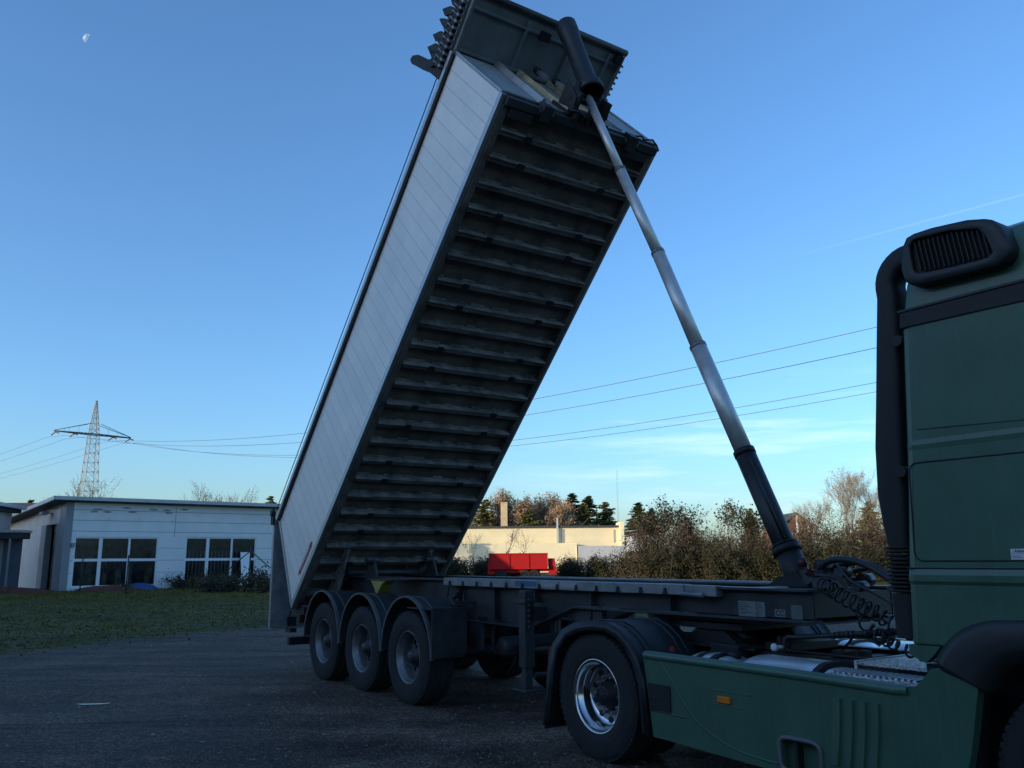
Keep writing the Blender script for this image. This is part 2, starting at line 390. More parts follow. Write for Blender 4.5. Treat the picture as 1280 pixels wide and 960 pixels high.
# one sheet: a fine grid near the camera with slight unevenness, coarse out to the horizon
def ground_h(x, y):
    f = math.exp(-((x - 1) ** 2 + (y - 9) ** 2) / 90.0)       # flat under the truck
    return (1 - f) * (0.035 * math.sin(x * 0.9 + y * 0.35) * math.sin(y * 0.7 - x * 0.2) + 0.02 * math.sin(x * 2.3) * math.sin(y * 1.9))
g = MB()
xs = [-4000, -1500, -500, -150, -60] + [-40 + i * 1.0 for i in range(81)] + [60, 150, 500, 1500, 4000]
ys = [-4000, -1200, -300, -80, -20] + [-5 + i * 1.0 for i in range(81)] + [100, 160, 400, 1500, 4000]
nx, ny = len(xs), len(ys)
vs = []
for y in ys:
    for x in xs:
        ins = -40 <= x <= 40 and -5 <= y <= 75
        vs.append((x, y, ground_h(x, y) if ins else 0))
g.add(vs, [(j * nx + i, j * nx + i + 1, (j + 1) * nx + i + 1, (j + 1) * nx + i) for j in range(ny - 1) for i in range(nx - 1)], 0, True)
M_ground = ground_mat()
tag(g.build('ground', M_ground), kind='structure')

# ================================================================== TRUCK FRAME
PSI = R(-55.7325)
O = (-1.7554, 13.3737, 0.0)
trailer = empty('tipper_trailer', O, PSI)
tag(trailer, 'grey aluminium tipper semi-trailer with its long body raised high on a telescopic ram', 'trailer')
tractor = empty('tractor_truck', O, PSI)
tag(tractor, 'dark green truck tractor with chrome rear wheel and black air intake behind the cab', 'truck')
# local axes: x forward, y to the truck's left, z up.  The right side (towards the camera) has negative y.

# ------------------------------------------------------------------ wheels
def disc_mesh(mb, r0, r1, y, n=40, holes=10, rh=(0.165, 0.215), mi=0, dish=0.0):
    """annulus r0..r1 in the xz plane at y, real openings in a band"""
    rad = [r0, (r0 + rh[0]) / 2, rh[0], (rh[0] + rh[1]) / 2, rh[1], r1]
    vs = []; k = n
    for i, r in enumerate(rad):
        for j in range(k):
            a = 2 * PI * j / k
            vs.append((r * math.cos(a), y + dish * (r - r0) / (r1 - r0), r * math.sin(a)))
    fs = []
    per = k // holes
    for i in range(len(rad) - 1):
        for j in range(k):
            if i in (2, 3) and j % per in (1, 2): continue
            fs.append((i * k + j, i * k + (j + 1) % k, (i + 1) * k + (j + 1) % k, (i + 1) * k + j))
    mb.add(vs, fs, mi, False)

def tyre_part(name, ro, w, parent, y=0.0, tread=True):
    """outer face at y, body extends to y+w (inwards = +y for right-hand wheels)"""
    t = MB(); ri = 0.292
    pr = [(ri, 0.035), (ri + 0.012, 0.012), (ri + 0.05, 0.0), (ro - 0.10, -0.002), (ro - 0.05, 0.006), (ro - 0.018, 0.018), (ro - 0.003, 0.038)]
    prof = [(r, y + h) for r, h in pr]
    gw = (w - 0.076) / 4
    for i in range(4):
        a = y + 0.038 + gw * i
        prof += [(ro, a + 0.006), (ro, a + gw - 0.008)]
        if i < 3: prof += [(ro - 0.012, a + gw - 0.006), (ro - 0.012, a + gw + 0.004)]
    prof += [(r, y + w - h) for r, h in reversed(pr)]
    t.lathe(prof, (0, 0, 0), 'y', 64)
    # raised ring on the sidewall
    t.lathe([(ro - 0.135, y - 0.001), (ro - 0.130, y - 0.005), (ro - 0.125, y - 0.001)], (0, 0, 0), 'y', 64)
    # shoulder blocks
    for j in range(64):
        a = 2 * PI * j / 64; T = Matrix.Rotation(a, 4, 'Y')
        t.box(ro - 0.025, ro - 0.0015, y + 0.018, y + 0.044, -0.017, 0.017, 0, T)
    return t.build(name, M_tyre, parent)

def trailer_wheel(x, side):
    """side -1 = right (camera) side"""
    w = MB()
    # hub: the wheel's own mesh
    w.lathe([(0.0, 0.04), (0.055, 0.04), (0.07, 0.055), (0.075, 0.085), (0.10, 0.09), (0.105, 0.16), (0.14, 0.17), (0.14, 0.22)], (0, 0, 0), 'y', 28, 0)
    for k in range(10):
        a = 2 * PI * k / 10; c = (0.118 * math.cos(a), 0, 0.118 * math.sin(a))
        w.lathe([(0, 0.135), (0.014, 0.135), (0.014, 0.17)], c, 'y', 6, 0, False)
    o = w.build('wheel', M_chassis, trailer)
    tyre_part('tyre', 0.535, 0.375, o)
    r = MB()
    r.lathe([(0.300, 0.030), (0.306, 0.020), (0.300, 0.014), (0.288, 0.020), (0.283, 0.045), (0.262, 0.075), (0.255, 0.10), (0.262, 0.16), (0.262, 0.27), (0.283, 0.31), (0.300, 0.34)], (0, 0, 0), 'y', 48, 0)
    disc_mesh(r, 0.10, 0.262, 0.165, 40, 10, mi=0, dish=0.02)
    r.lathe([(0.05, 0.24), (0.262, 0.25)], (0, 0, 0), 'y', 24, 1)
    r.lathe([(0.3065, 0.019), (0.3095, 0.014), (0.3065, 0.009)], (0, 0, 0), 'y', 48, 2)
    r.build('rim', [M_rim, M_blackdeep, M_alu], o)
    if side > 0: o.rotation_euler = (0, 0, PI)
    o.location = (x, -1.205 if side < 0 else 1.205, 0.53)
    return o
for i in range(3):
    for sd_ in (-1, 1): trailer_wheel(1.31 * i, sd_)

def drive_wheel(x, side, parent):
    w = MB()
    w.lathe([(0.0, 0.075), (0.07, 0.075), (0.085, 0.09), (0.09, 0.14), (0.115, 0.15), (0.12, 0.18)], (0, 0, 0), 'y', 32, 0)
    for k in range(8):
        a = 2 * PI * k / 8
        w.lathe([(0, 0.065), (0.008, 0.065), (0.008, 0.08)], (0.06 * math.cos(a), 0, 0.06 * math.sin(a)), 'y', 6, 0, False)
    for k in range(10):
        a = 2 * PI * k / 10
        w.lathe([(0, 0.125), (0.010, 0.125), (0.015, 0.13), (0.015, 0.174)], (0.150 * math.cos(a), 0, 0.150 * math.sin(a)), 'y', 6, 1, False)
    o = w.build('wheel', [M_blackdeep, M_rim], parent)
    tyre_part('tyre', 0.52, 0.30, o)
    tyre_part('tyre', 0.52, 0.30, o, 0.335)
    r = MB()
    r.lathe([(0.298, 0.030), (0.308, 0.020), (0.304, 0.010), (0.290, 0.012), (0.282, 0.03), (0.279, 0.055), (0.258, 0.072), (0.252, 0.085), (0.250, 0.135), (0.240, 0.160), (0.215, 0.172), (0.13, 0.176)], (0, 0, 0), 'y', 64, 0)
    for k in range(10):
        a = 2 * PI * (k + .5) / 10
        r.lathe([(0, 0.1650), (0.025, 0.1650), (0.028, 0.1755)], (0.203 * math.cos(a), -0.002, 0.203 * math.sin(a)), 'y', 16, 1, False)
    r.lathe([(0.28, 0.35), (0.28, 0.6)], (0, 0, 0), 'y', 24, 1)
    r.build('rim', [M_chrome, M_blackdeep], o)
    if side > 0: o.rotation_euler = (0, 0, PI)
    o.location = (x, -1.235 if side < 0 else 1.235, 0.515)
    return o
for sd_ in (-1, 1): drive_wheel(6.138, sd_, tractor)

def steer_wheel(x, side, parent):
    w = MB()
    w.lathe([(0.0, -0.06), (0.085, -0.06), (0.105, -0.045), (0.11, 0.03), (0.15, 0.035)], (0, 0, 0), 'y', 32, 0)
    o = w.build('wheel', M_blackdeep, parent)
    tyre_part('tyre', 0.52, 0.31, o)
    r = MB()
    r.lathe([(0.298, 0.030), (0.308, 0.020), (0.304, 0.010), (0.290, 0.012), (0.282, 0.03), (0.26, 0.05), (0.25, 0.035), (0.22, 0.005), (0.14, -0.005), (0.10, 0.0)], (0, 0, 0), 'y', 56, 0)
    r.build('rim', M_chrome, o)
    if side > 0: o.rotation_euler = (0, 0, PI)
    o.location = (x, -1.19 if side < 0 else 1.19, 0.515)
for sd_ in (-1, 1): steer_wheel(9.97, sd_, tractor)

# ------------------------------------------------------------------ trailer chassis
ch = MB()
poly_web = [(-1.35, 1.40), (-1.35, 1.05), (2.6, 0.955), (4.25, 0.945), (5.02, 1.19), (7.86, 1.195), (7.86, 1.40)]
for y in (-0.5, 0.5):
    ch.prism(poly_web, y - 0.006, y + 0.006)
    ch.box(-1.35, 7.87, y - 0.085, y + 0.085, 1.402, 1.424)
    bt = poly_web[1:6]
    for a_, b_ in zip(bt[:-1], bt[1:]):
        dx, dz = b_[0] - a_[0], b_[1] - a_[1]
        ln = math.hypot(dx, dz); T = Matrix.Translation((a_[0], y, a_[1] - 0.012)) @ Matrix.Rotation(-math.atan2(dz, dx), 4, 'Y')
        ch.box(0, ln, -0.08, 0.08, -0.011, 0.009, 0, T)
    for x in (2.75, 3.55, 4.35, 5.3, 6.4):
        zb = 0.97 if x < 4.3 else 1.2
        for s_ in (-1, 1): ch.box(x, x + 0.012, min(y + s_ * 0.008, y + s_ * 0.075), max(y + s_ * 0.008, y + s_ * 0.075), zb, 1.398)
for x in (-1.25, -0.4, 0.7, 1.8, 2.9, 4.3, 5.6, 6.6, 7.4):
    ch.box(x, x + 0.09, -0.492, 0.492, 1.20, 1.37)
# closed front box of the goose-neck
ch.box(6.98, 7.855, -0.492, 0.492, 1.205, 1.395)
ch.box(6.1, 7.35, -0.48, 0.48, 1.135, 1.172)
ch.box(7.36, 7.98, -0.50, 0.50, 1.172, 1.180)      # king pin plate
ch.box(6.55, 7.86, -0.515, -0.508, 1.20, 1.385)
chassis = ch.build('chassis', M_chassis, trailer, bevel=0.004)
# aluminium hook rail along both sides
def hook_rail(sd_):
    r = MB(); y0, y1 = sorted((sd_ * 0.510, sd_ * 0.615))
    r.box(2.45, 6.62, y0, y1, 1.345, 1.437)
    r.box(6.62, 6.98, y0 + 0.01, y1 - 0.01, 1.342, 1.432)
    r.tube([(6.6, sd_ * 0.628, 1.36), (6.86, sd_ * 0.628, 1.352)], 0.022, 10)
    o = r.build('side_rail', M_alu_dull, trailer, bevel=0.006)
    h = MB()
    for k in range(13):
        x = 2.62 + k * 0.315; y = sd_ * 0.617
        a, b = sorted((y, y + sd_ * 0.014))
        h.prism([(x - 0.024, 1.352), (x + 0.024, 1.352), (x + 0.010, 1.384), (x + 0.010, 1.402), (x - 0.010, 1.402), (x - 0.010, 1.384)], a, b)
    h.build('tie_hook', M_blackdeep, o)
    return o
rr_ = hook_rail(-1); hook_rail(1)
lb = MB(); lb.box(4.05, 4.45, -0.6175, -0.6155, 1.37, 1.425); lb.build('blue_sticker', mat('blue_sticker', (0.05, 0.12, 0.25), 0.5), rr_)
lb = MB(); lb.box(4.52, 4.82, -0.6175, -0.6155, 1.37, 1.425); lb.box(4.87, 5.14, -0.6175, -0.6155, 1.37, 1.425); lb.build('pale_sticker', M_alu, rr_)
# plates on the goose-neck
lp = MB(); lp.box(7.135, 7.318, -0.5175, -0.5155, 1.195, 1.315); lp.box(7.325, 7.405, -0.5175, -0.5155, 1.197, 1.312); lp.build('type_plate', M_glabel, trailer)
ln_ = MB()
for k in range(7):
    w_ = 0.14 * (0.45 + 0.5 * ((k * 37) % 10) / 10)
    ln_.box(7.145, 7.145 + w_, -0.5182, -0.5178, 1.21 + k * 0.0145, 1.2145 + k * 0.0145)
    ln_.box(7.333, 7.333 + w_ * 0.42, -0.5182, -0.5178, 1.21 + k * 0.0145, 1.2145 + k * 0.0145)
ln_.build('plate_print', M_ink, trailer)
lp = MB(); lp.box(7.50, 7.60, -0.5175, -0.5155, 1.205, 1.262); pl = lp.build('approval_plate', M_glabel, trailer)
text_mesh('plate_mark', 'CC', 0.06, M_ink, pl, (7.55, -0.5185, 1.232), (R(90), 0, 0), bold=0.0012)
lp = MB(); lp.box(7.655, 7.76, -0.5175, -0.5155, 1.195, 1.30); lp.build('rating_plate', mat('green_grey_label', (0.10, 0.14, 0.135), 0.6), trailer)

# axles, springs, hangers, reservoirs
for i in range(3):
    a = MB(); x = 1.31 * i
    a.tube([(x, -0.83, 0.53), (x, 0.83, 0.53)], 0.072, 12)
    for s_ in (-1, 1):
        a.prism([(x - 0.05, 0.60), (x + 0.05, 0.60), (x + 0.62, 0.80), (x + 0.62, 0.90), (x + 0.55, 0.90), (x + 0.3, 0.74)], s_ * 0.47 - 0.04, s_ * 0.47 + 0.04)
        a.lathe([(0, 0.60), (0.14, 0.60), (0.16, 0.70), (0.14, 0.80), (0.16, 0.88), (0.13, 0.96), (0, 0.96)], (x - 0.40, s_ * 0.47, 0), 'z', 18)
        a.box(x - 0.5, x - 0.02, s_ * 0.47 - 0.045, s_ * 0.47 + 0.045, 0.55, 0.60)
        a.lathe([(0.09, s_ * 0.66), (0.20, s_ * 0.68), (0.20, s_ * 0.83)], (x, 0, 0.53), 'y', 20)
        a.box(x + 0.54, x + 0.68, s_ * 0.47 - 0.06, s_ * 0.47 + 0.06, 0.76, 1.0)
    a.build('axle', M_blackdeep, trailer)
at = MB()
at.lathe([(0, -0.42), (0.09, -0.42), (0.12, -0.39), (0.12, 0.39), (0.09, 0.42), (0, 0.42)], (3.45, 0, 0.66), 'y', 24)
at.build('air_reservoir', M_chassis, trailer)
at = MB()
at.lathe([(0, -0.40), (0.07, -0.40), (0.10, -0.37), (0.10, 0.37), (0.07, 0.40), (0, 0.40)], (3.85, 0, 0.72), 'y', 24)
at.build('air_reservoir', M_blackdeep, trailer)
for s_ in (-1, 1):
    hg = MB()
    hg.prism([(3.0, 0.94), (3.30, 0.94), (3.30, 0.63), (3.06, 0.63)], s_ * 0.56 - 0.02, s_ * 0.56 + 0.02)
    hg.box(3.32, 3.36, s_ * 0.45 - 0.01, s_ * 0.45 + 0.01, 0.62, 0.94)
    hg.prism([(4.95, 1.16), (5.25, 1.16), (5.18, 0.82), (5.08, 0.78)], s_ * 0.50 - 0.02, s_ * 0.50 + 0.02)
    hg.box(5.28, 5.42, s_ * 0.5 - 0.03, s_ * 0.5 + 0.03, 0.95, 1.165)
    hg.build('hanger_bracket', M_chassis, trailer)
for s_ in (-1, 1):   # landing legs, wound up
    lg = MB(); y = s_ * 0.72
    lg.box(4.35, 4.47, y - 0.06, y + 0.06, 0.55, 1.335)
    lg.box(4.37, 4.45, y - 0.045, y + 0.045, 0.34, 0.60)
    lg.box(4.28, 4.54, y - 0.11, y + 0.11, 0.315, 0.34)
    lg.box(4.33, 4.49, y - 0.08, y + 0.08, 1.20, 1.24)
    lg.box(4.35, 4.47, min(s_ * 0.51, y), max(s_ * 0.51, y), 1.02, 1.16)
    for k in range(6): lg.box(4.50, 4.525, y - 0.05, y - 0.02, 0.95 + k * 0.055, 0.98 + k * 0.055)
    lg.build('landing_leg', M_chassis, trailer, bevel=0.006)
lg = MB(); lg.tube([(4.41, -0.66, 0.72), (4.41, 0.66, 0.72)], 0.028, 8); lg.tube([(4.41, -0.62, 0.46), (4.41, 0.62, 0.46)], 0.03, 8)
lg.tube([(4.41, -0.6, 0.46), (5.1, -0.45, 0.52), (5.1, -0.45, 0.95)], 0.022, 8); lg.build('leg_brace', M_chassis, trailer)
# bumper bar at the rear, dangling hose
ub = MB(); ub.box(-1.56, -1.46, -1.16, 1.16, 0.36, 0.475)
for s_ in (-1, 1): ub.box(-1.47, -1.2, s_ * 0.5 - 0.03, s_ * 0.5 + 0.03, 0.40, 1.1)
ub.build('underrun_bar', M_blackdeep, trailer, bevel=0.008)
for s_ in (-1, 1):
    tl = MB(); tl.box(-1.40, -1.34, s_ * 0.85 - 0.2, s_ * 0.85 + 0.2, 0.70, 0.82); tl.build('tail_lamp', M_redfit, trailer)
tl = MB(); tl.box(-1.33, -0.9, -1.15, -1.05, 0.86, 0.95); tl.build('guard_bracket', M_blackdeep, trailer)
hs = MB()
hs.tube([(3.25, -0.50, 0.70), (3.5, -0.52, 0.60), (3.9, -0.52, 0.63), (4.2, -0.5, 0.82), (4.25, -0.5, 1.0)], 0.012, 6)
hs.tube([(2.95, -0.6, 1.30), (2.97, -0.63, 1.18), (3.05, -0.63, 1.14)], 0.014, 6)
hs.tube([(2.6, -0.62, 1.34), (2.6, -0.66, 1.12), (2.66, -0.68, 1.08), (2.72, -0.66, 1.10)], 0.014, 6)
hs.tube([(1.9, -0.56, 1.16), (2.3, -0.60, 1.14), (2.62, -0.62, 1.17), (2.8, -0.60, 1.24)], 0.03, 8)
for k in range(4): hs.tube([(1.9 + k * 0.17, -0.58, 1.14), (2.0 + k * 0.16, -0.66, 1.02), (2.02 + k * 0.16, -0.60, 0.92), (1.95 + k * 0.15, -0.5, 0.8)], 0.012, 6)
hs.build('brake_hose', M_blackdeep, trailer)

# mudguards with raised lip
for i in range(3):
    for s_ in (-1, 1):
        f = MB(); x = 1.31 * i + 0.02
        y0, y1 = sorted((s_ * 1.235, s_ * 0.80))
        f.arc(x, 0.54, 0.632, 0.675, y0, y1, 2, 178, 0.012, 28, 0)
        l0, l1 = sorted((s_ * 1.205, s_ * 1.25))
        f.arc(x, 0.54, 0.634, 0.678, l0, l1, 1, 179, 0.024, 28, 1)
        f.arc(x, 0.54, 0.628, 0.670, *sorted((s_ * 1.08, s_ * 1.10)), 4, 176, 0.022, 28, 1)
        o = f.build('mudguard', [M_fender, mat('mudguard_lip', (0.10, 0.105, 0.11), 0.5) if (i == 0 and s_ == -1) else bpy.data.materials['mudguard_lip']], trailer)
for s_ in (-1, 1):
    f = MB(); y0, y1 = sorted((s_ * 1.25, s_ * 0.79))
    # hanging flap ahead of the front axle
    pts = [(y0, 0.56), (y1, 0.62), (y1, 1.05), (y1 - 0.03, 1.12), (y0, 1.12)] if s_ < 0 else [(y0, 0.62), (y1, 0.56), (y1, 1.12), (y0 + 0.03, 1.12), (y0, 1.05)]
    f.prism(pts, 3.30, 3.315, 'x')
    f.build('mud_flap', M_fender, trailer)
    f = MB(); f.box(2.64, 3.32, *sorted((s_ * 0.80, s_ * 1.22)), 1.095, 1.11)
    f.build('guard_extension', M_fender, trailer)
# wheel chock on its holder
wc = MB(); wc.prism([(1.02, 1.395), (1.50, 1.395), (1.36, 1.33), (1.28, 1.25), (1.245, 1.22), (1.19, 1.22), (1.12, 1.31)], -0.95, -0.80)
tag(wc.build('wheel_chock', M_yellow, trailer, bevel=0.006))
# hold-down: bracket above wheels
bk = MB(); bk.box(0.9, 1.65, -0.97, -0.50, 1.397, 1.41); bk.box(-1.2, 3.0, -0.80, -0.76, 1.14, 1.2); bk.box(-1.2, 3.0, 0.76, 0.80, 1.14, 1.2)
for x in (-0.6, 0.65, 1.96, 3.0): bk.box(x, x + 0.05, -0.8, 0.8, 1.12, 1.17)
bk.build('guard_carrier', M_chassis, trailer)

def catm0(pts, n=5):
    pts = [Vector(p) for p in pts]; r_ = []; q = [pts[0]] + pts + [pts[-1]]
    for i in range(1, len(q) - 2):
        for k in range(n):
            t = k / n; a, b, c, d = q[i - 1], q[i], q[i + 1], q[i + 2]
            r_.append(0.5 * ((2 * b) + (c - a) * t + (2 * a - 5 * b + 4 * c - d) * t * t + (3 * b - 3 * c + d - a) * t ** 3))
    return r_ + [pts[-1]]
# ------------------------------------------------------------------ tipping body (own frame: x along floor, z away from floor)
TH = R(44.6178)
HL = (-1.2357, 0, 0.9175)
body = empty('tipping_body', HL, 0, trailer); body.rotation_euler = (0, -TH, 0)
LB, HB = 8.406, 1.5926
WF, WR = 1.2004, 1.2275
def wy(u): return WR + (WF - WR) * u / LB
# side walls
for s_ in (-1, 1):
    sp_ = MB()
    t = 0.04
    def slab(u_b0, u_t0, u1, w0, w1, out0, out1, mi=0):
        """tapered slab following the side, with raked rear edge"""
        P = []
        for out_ in (out0, out1):
            for (u, w) in ((u_b0, w0), (u1, w0), (u1, w1), (u_t0, w1)):
                P.append((u, s_ * (wy(u) + out_), w))
        sp_.add(P, [(0, 1, 2, 3), (7, 6, 5, 4), (0, 4, 5, 1), (1, 5, 6, 2), (2, 6, 7, 3), (3, 7, 4, 0)], mi)
    rk = 0.4683 / HB
    slab(0.075 * rk + 0.06, 1.515 * rk + 0.06, LB - 0.02, 0.075, 1.515, -t, 0.0)
    o = recalc(sp_.build('side_wall', M_panel, body))
    sp_ = MB()
    slab(0.0, 0.075 * rk, LB, 0.0, 0.082, -t - 0.01, 0.010)                 # bottom extrusion
    recalc(sp_.build('bottom_rail', M_alu, o, bevel=0.004))
    sp_ = MB()
    slab(1.505 * rk - 0.02, 1.62 * rk - 0.02, LB + 0.0, 1.525, 1.595, -t - 0.03, 0.050)
    slab(1.60 * rk, 1.63 * rk, LB + 0.0, 1.601, 1.640, -t, 0.03)
    recalc(sp_.build('top_rail', M_alu, o, bevel=0.006))
    sp_ = MB()
    slab(1.62 * rk, 1.62 * rk, LB - 0.02, 1.488, 1.522, 0.002, 0.035)  # black tarp edge, with the gap shadow under the rail painted in
    recalc(sp_.build('tarp_edge_shadow', M_blackdeep, o))
    sp_ = MB()                                                              # rear corner post
    for (a0, a1, b0, b1, o1, mi) in ((0.0, 0.055, 0.083, 1.514, 0.012, 0), (0.056, 0.068, 0.083, 1.514, -0.004, 1)):
        P = []
        for out_ in (-t - 0.01, o1):
            for (u, w) in ((a0 + b0 * rk, b0), (a1 + b0 * rk, b0), (a1 + b1 * rk, b1), (a0 + b1 * rk, b1)):
                P.append((u, s_ * (wy(u) + out_), w))
        sp_.add(P, [(0, 1, 2, 3), (7, 6, 5, 4), (0, 4, 5, 1), (1, 5, 6, 2), (2, 6, 7, 3), (3, 7, 4, 0)], mi)
    recalc(sp_.build('corner_post', [M_alu, M_blackdeep], o))
    sp_ = MB()                                                              # taut tarp cable
    sp_.tube([(0.55, s_ * 1.275, 1.662), (LB - 0.4, s_ * 1.25, 1.672)], 0.007, 5)
    sp_.build('tarp_cable', M_blackdeep, o)
# maker's sticker low on the right wall (lettering reduced to an unreadable smudge in the photograph)
sk = MB(); T = Matrix.Translation((0.60, -1.2275 - 0.004, 0.165)) @ Matrix.Rotation(R(0.5), 4, 'Y')
sk.box(0.0, 0.60, -0.0, 0.002, 0.0, 0.068, 0, T)
sk.prism([(0.60, 0.172), (0.60, 0.228), (0.53, 0.20)], -1.2315, -1.2300)
sk.prism([(1.20, 0.172), (1.20, 0.228), (1.27, 0.20)], -1.2295, -1.2280)
st = recalc(sk.build('red_sticker', M_redlab, body))
sk = MB()
for k in range(9):
    sk.box(0.655 + k * 0.055, 0.655 + k * 0.055 + 0.036, -1.2335, -1.2325, 0.182, 0.214)
sk.build('sticker_print', M_white, body)

# floor plate and sills
fl_ = MB()
fl_.add([(0.02, -WR + 0.045, 0.055), (LB - 0.03, -WF + 0.045, 0.055), (LB - 0.03, WF - 0.045, 0.055), (0.02, WR - 0.045, 0.055),
         (0.02, -WR + 0.045, 0.075), (LB - 0.03, -WF + 0.045, 0.075), (LB - 0.03, WF - 0.045, 0.075), (0.02, WR - 0.045, 0.075)],
        [(0, 3, 2, 1), (4, 5, 6, 7), (0, 1, 5, 4), (1, 2, 6, 5), (2, 3, 7, 6), (3, 0, 4, 7)])
for s_ in (-1, 1):
    P = []
    for (z) in (-0.03, 0.052):
        for (u, k) in ((0.02, 0.052), (LB - 0.02, 0.052), (LB - 0.02, 0.125), (0.02, 0.125)):
            P.append((u, s_ * (wy(u) - k), z))
    fl_.add(P, [(0, 1, 2, 3), (7, 6, 5, 4), (0, 4, 5, 1), (1, 5, 6, 2), (2, 6, 7, 3), (3, 7, 4, 0)])
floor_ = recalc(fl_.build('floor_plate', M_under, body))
RIBS = [8.032, 7.698, 7.36, 7.036, 6.709, 6.38, 6.02, 5.70, 5.375, 5.05, 4.733, 4.408, 4.074, 3.732, 3.409, 3.079, 2.74, 2.408, 2.069, 1.736, 1.396, 1.06, 0.72, 0.38]
RIBS = RIBS[:24]
for k, u in enumerate(RIBS):
    rb = MB(); w_ = wy(u) - 0.128
    rr2 = random.Random(k); st_ = 0.70 + rr2.uniform(-0.04, 0.04)
    rb.box(u - 0.065, u - 0.010, -w_, w_, -0.042, 0.053, 0)          # hat section, shaded underside put in as darker paint
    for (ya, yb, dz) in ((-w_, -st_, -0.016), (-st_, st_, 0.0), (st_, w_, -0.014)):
        rb.box(u - 0.010, u + rr2.uniform(-.001, .003), ya, yb, -0.046 + dz, 0.053, 1)  # lit flange face: brighter paint stands in for the sky light
    # weld pads where the rib meets the floor
    y = -w_ + 0.02
    while y < w_ - 0.15:
        ln2 = rr2.uniform(0.08, 0.38)
        rb.box(u + 0.004, u + rr2.uniform(0.018, 0.034), y, min(y + ln2, w_), 0.026 + rr2.uniform(-.008, .008), 0.0535, 1)
        y += ln2 + rr2.uniform(0.06, 0.34)
    rb.build('floor_rib', [M_under, M_rib], body)
    pd = MB()
    for s_ in (-1, 1):
        yy = s_ * st_ + (0.05 if s_ < 0 else -0.05)
        pd.box(u - 0.05, u + 0.010, yy - 0.045, yy + 0.045, -0.066, -0.0465)  # small black blocks beside each rib step
    if k % 3 != 2: pd.build('black_pad', M_blackdeep, body)
fb = MB(); fb.box(LB - 0.10, LB - 0.005, -WF + 0.05, WF - 0.05, -0.075, 0.05)
fb.box(LB - 0.23, LB - 0.115, -WF + 0.14, -0.74, -0.06, -0.0); fb.box(LB - 0.23, LB - 0.115, 0.5, WF - 0.14, -0.06, 0.0)
for s_ in (-0.62, 0.70):
    fb.box(LB - 0.14, LB + 0.05, s_ - 0.07, s_ + 0.07, -0.12, 0.04)
    fb.tube([(LB - 0.06, s_ - 0.11, -0.04), (LB - 0.06, s_ + 0.11, -0.04)], 0.06, 12)
fb.build('front_crossbeam', M_chassis, body, bevel=0.005)

# front wall and its stiffeners
fw_ = MB(); fw_.box(LB - 0.03, LB + 0.006, -WF + 0.012, WF - 0.012, 0.06, HB - 0.01)
fw = fw_.build('front_wall', M_front, body, bevel=0.003)
ed = MB()
for s_ in (-1, 1): ed.box(LB + 0.007, LB + 0.022, *sorted((s_ * (WF - 0.05), s_ * (WF + 0.004))), 0.04, HB - 0.01)
ed.box(LB + 0.007, LB + 0.025, -WF + 0.052, WF - 0.052, 0.05, 0.10)
ed.build('edge_trim', M_alu, body)
for (y, wd, ht, m_, z0, z1) in ((-0.60, 0.040, 0.085, M_alu, 0.10, 1.52), (0.60, 0.045, 0.05, M_alu, 0.10, 1.50), (-0.24, 0.030, 0.075, M_tan, 0.08, HB - 0.02), (0.24, 0.030, 0.075, M_tan, 0.08, HB - 0.02)):
    v_ = MB()
    v_.prism([(y - wd, LB + 0.008), (y + wd, LB + 0.008), (y + wd * 0.55, LB + ht), (y - wd * 0.55, LB + ht)], 0, 1, 'z')
    # polygon given as (y, x); remap
    v_.v = [(p[1], p[0], z0 + (z1 - z0) * p[2]) for p in v_.v]
    recalc(v_.build('wall_stiffener', m_, body, bevel=0.004))
br = MB()    # bracket carrying the ram head
br.box(LB + 0.02, LB + 0.30, -0.24, -0.19, -0.02, 0.34); br.box(LB + 0.02, LB + 0.30, 0.19, 0.24, -0.02, 0.34)
br.box(LB + 0.01, LB + 0.05, -0.30, 0.30, -0.02, 0.42)
br.tube([(LB + 0.20, -0.27, 0.16), (LB + 0.20, 0.27, 0.16)], 0.045, 12)
br.prism([(LB + 0.05, 0.34), (LB + 0.36, 0.36), (LB + 0.24, 0.02), (LB + 0.10, -0.02)], -0.262, -0.245)
br.prism([(LB + 0.05, 0.34), (LB + 0.36, 0.36), (LB + 0.24, 0.02), (LB + 0.10, -0.02)], 0.245, 0.262)
br.build('ram_bracket', M_blackdeep, body, bevel=0.005)
fit = MB()
for (y, z, l_) in ((-0.02, 1.32, 0.26), (0.12, 1.02, 0.24), (0.30, 0.9, 0.2)):
    fit.box(LB + 0.12, LB + 0.17, y - 0.03, y + 0.03, z - l_ / 2, z + l_ / 2)
    fit.tube([(LB + 0.145, y, z + l_ / 2), (LB + 0.145, y, z + l_ / 2 + 0.07)], 0.05, 10, 1)
fit.build('latch_fitting', [M_alu, M_blackdeep], body)
hs = MB()
hs.tube([(LB + 0.07, -0.3, 0.02), (LB + 0.1, -0.2, -0.08), (LB + 0.05, -0.05, -0.04), (LB + 0.12, 0.1, -0.10), (LB + 0.03, 0.25, -0.02)], 0.02, 6)
hs.tube([(LB + 0.03, 0.72, 0.0), (LB + 0.07, 0.85, -0.03), (LB + 0.03, 0.95, 0.03), (LB + 0.07, 1.05, 0.0), (LB + 0.02, 1.17, 0.03), (LB - 0.03, 1.19, -0.04)], 0.012, 6)
for k in range(6): hs.box(LB - 0.02 + (k % 2) * 0.03, LB + 0.06, -0.24 + k * 0.09, -0.19 + k * 0.09, -0.10, -0.03 + 0.02 * (k % 3))
hs.build('hydraulic_hose', M_blackdeep, body)

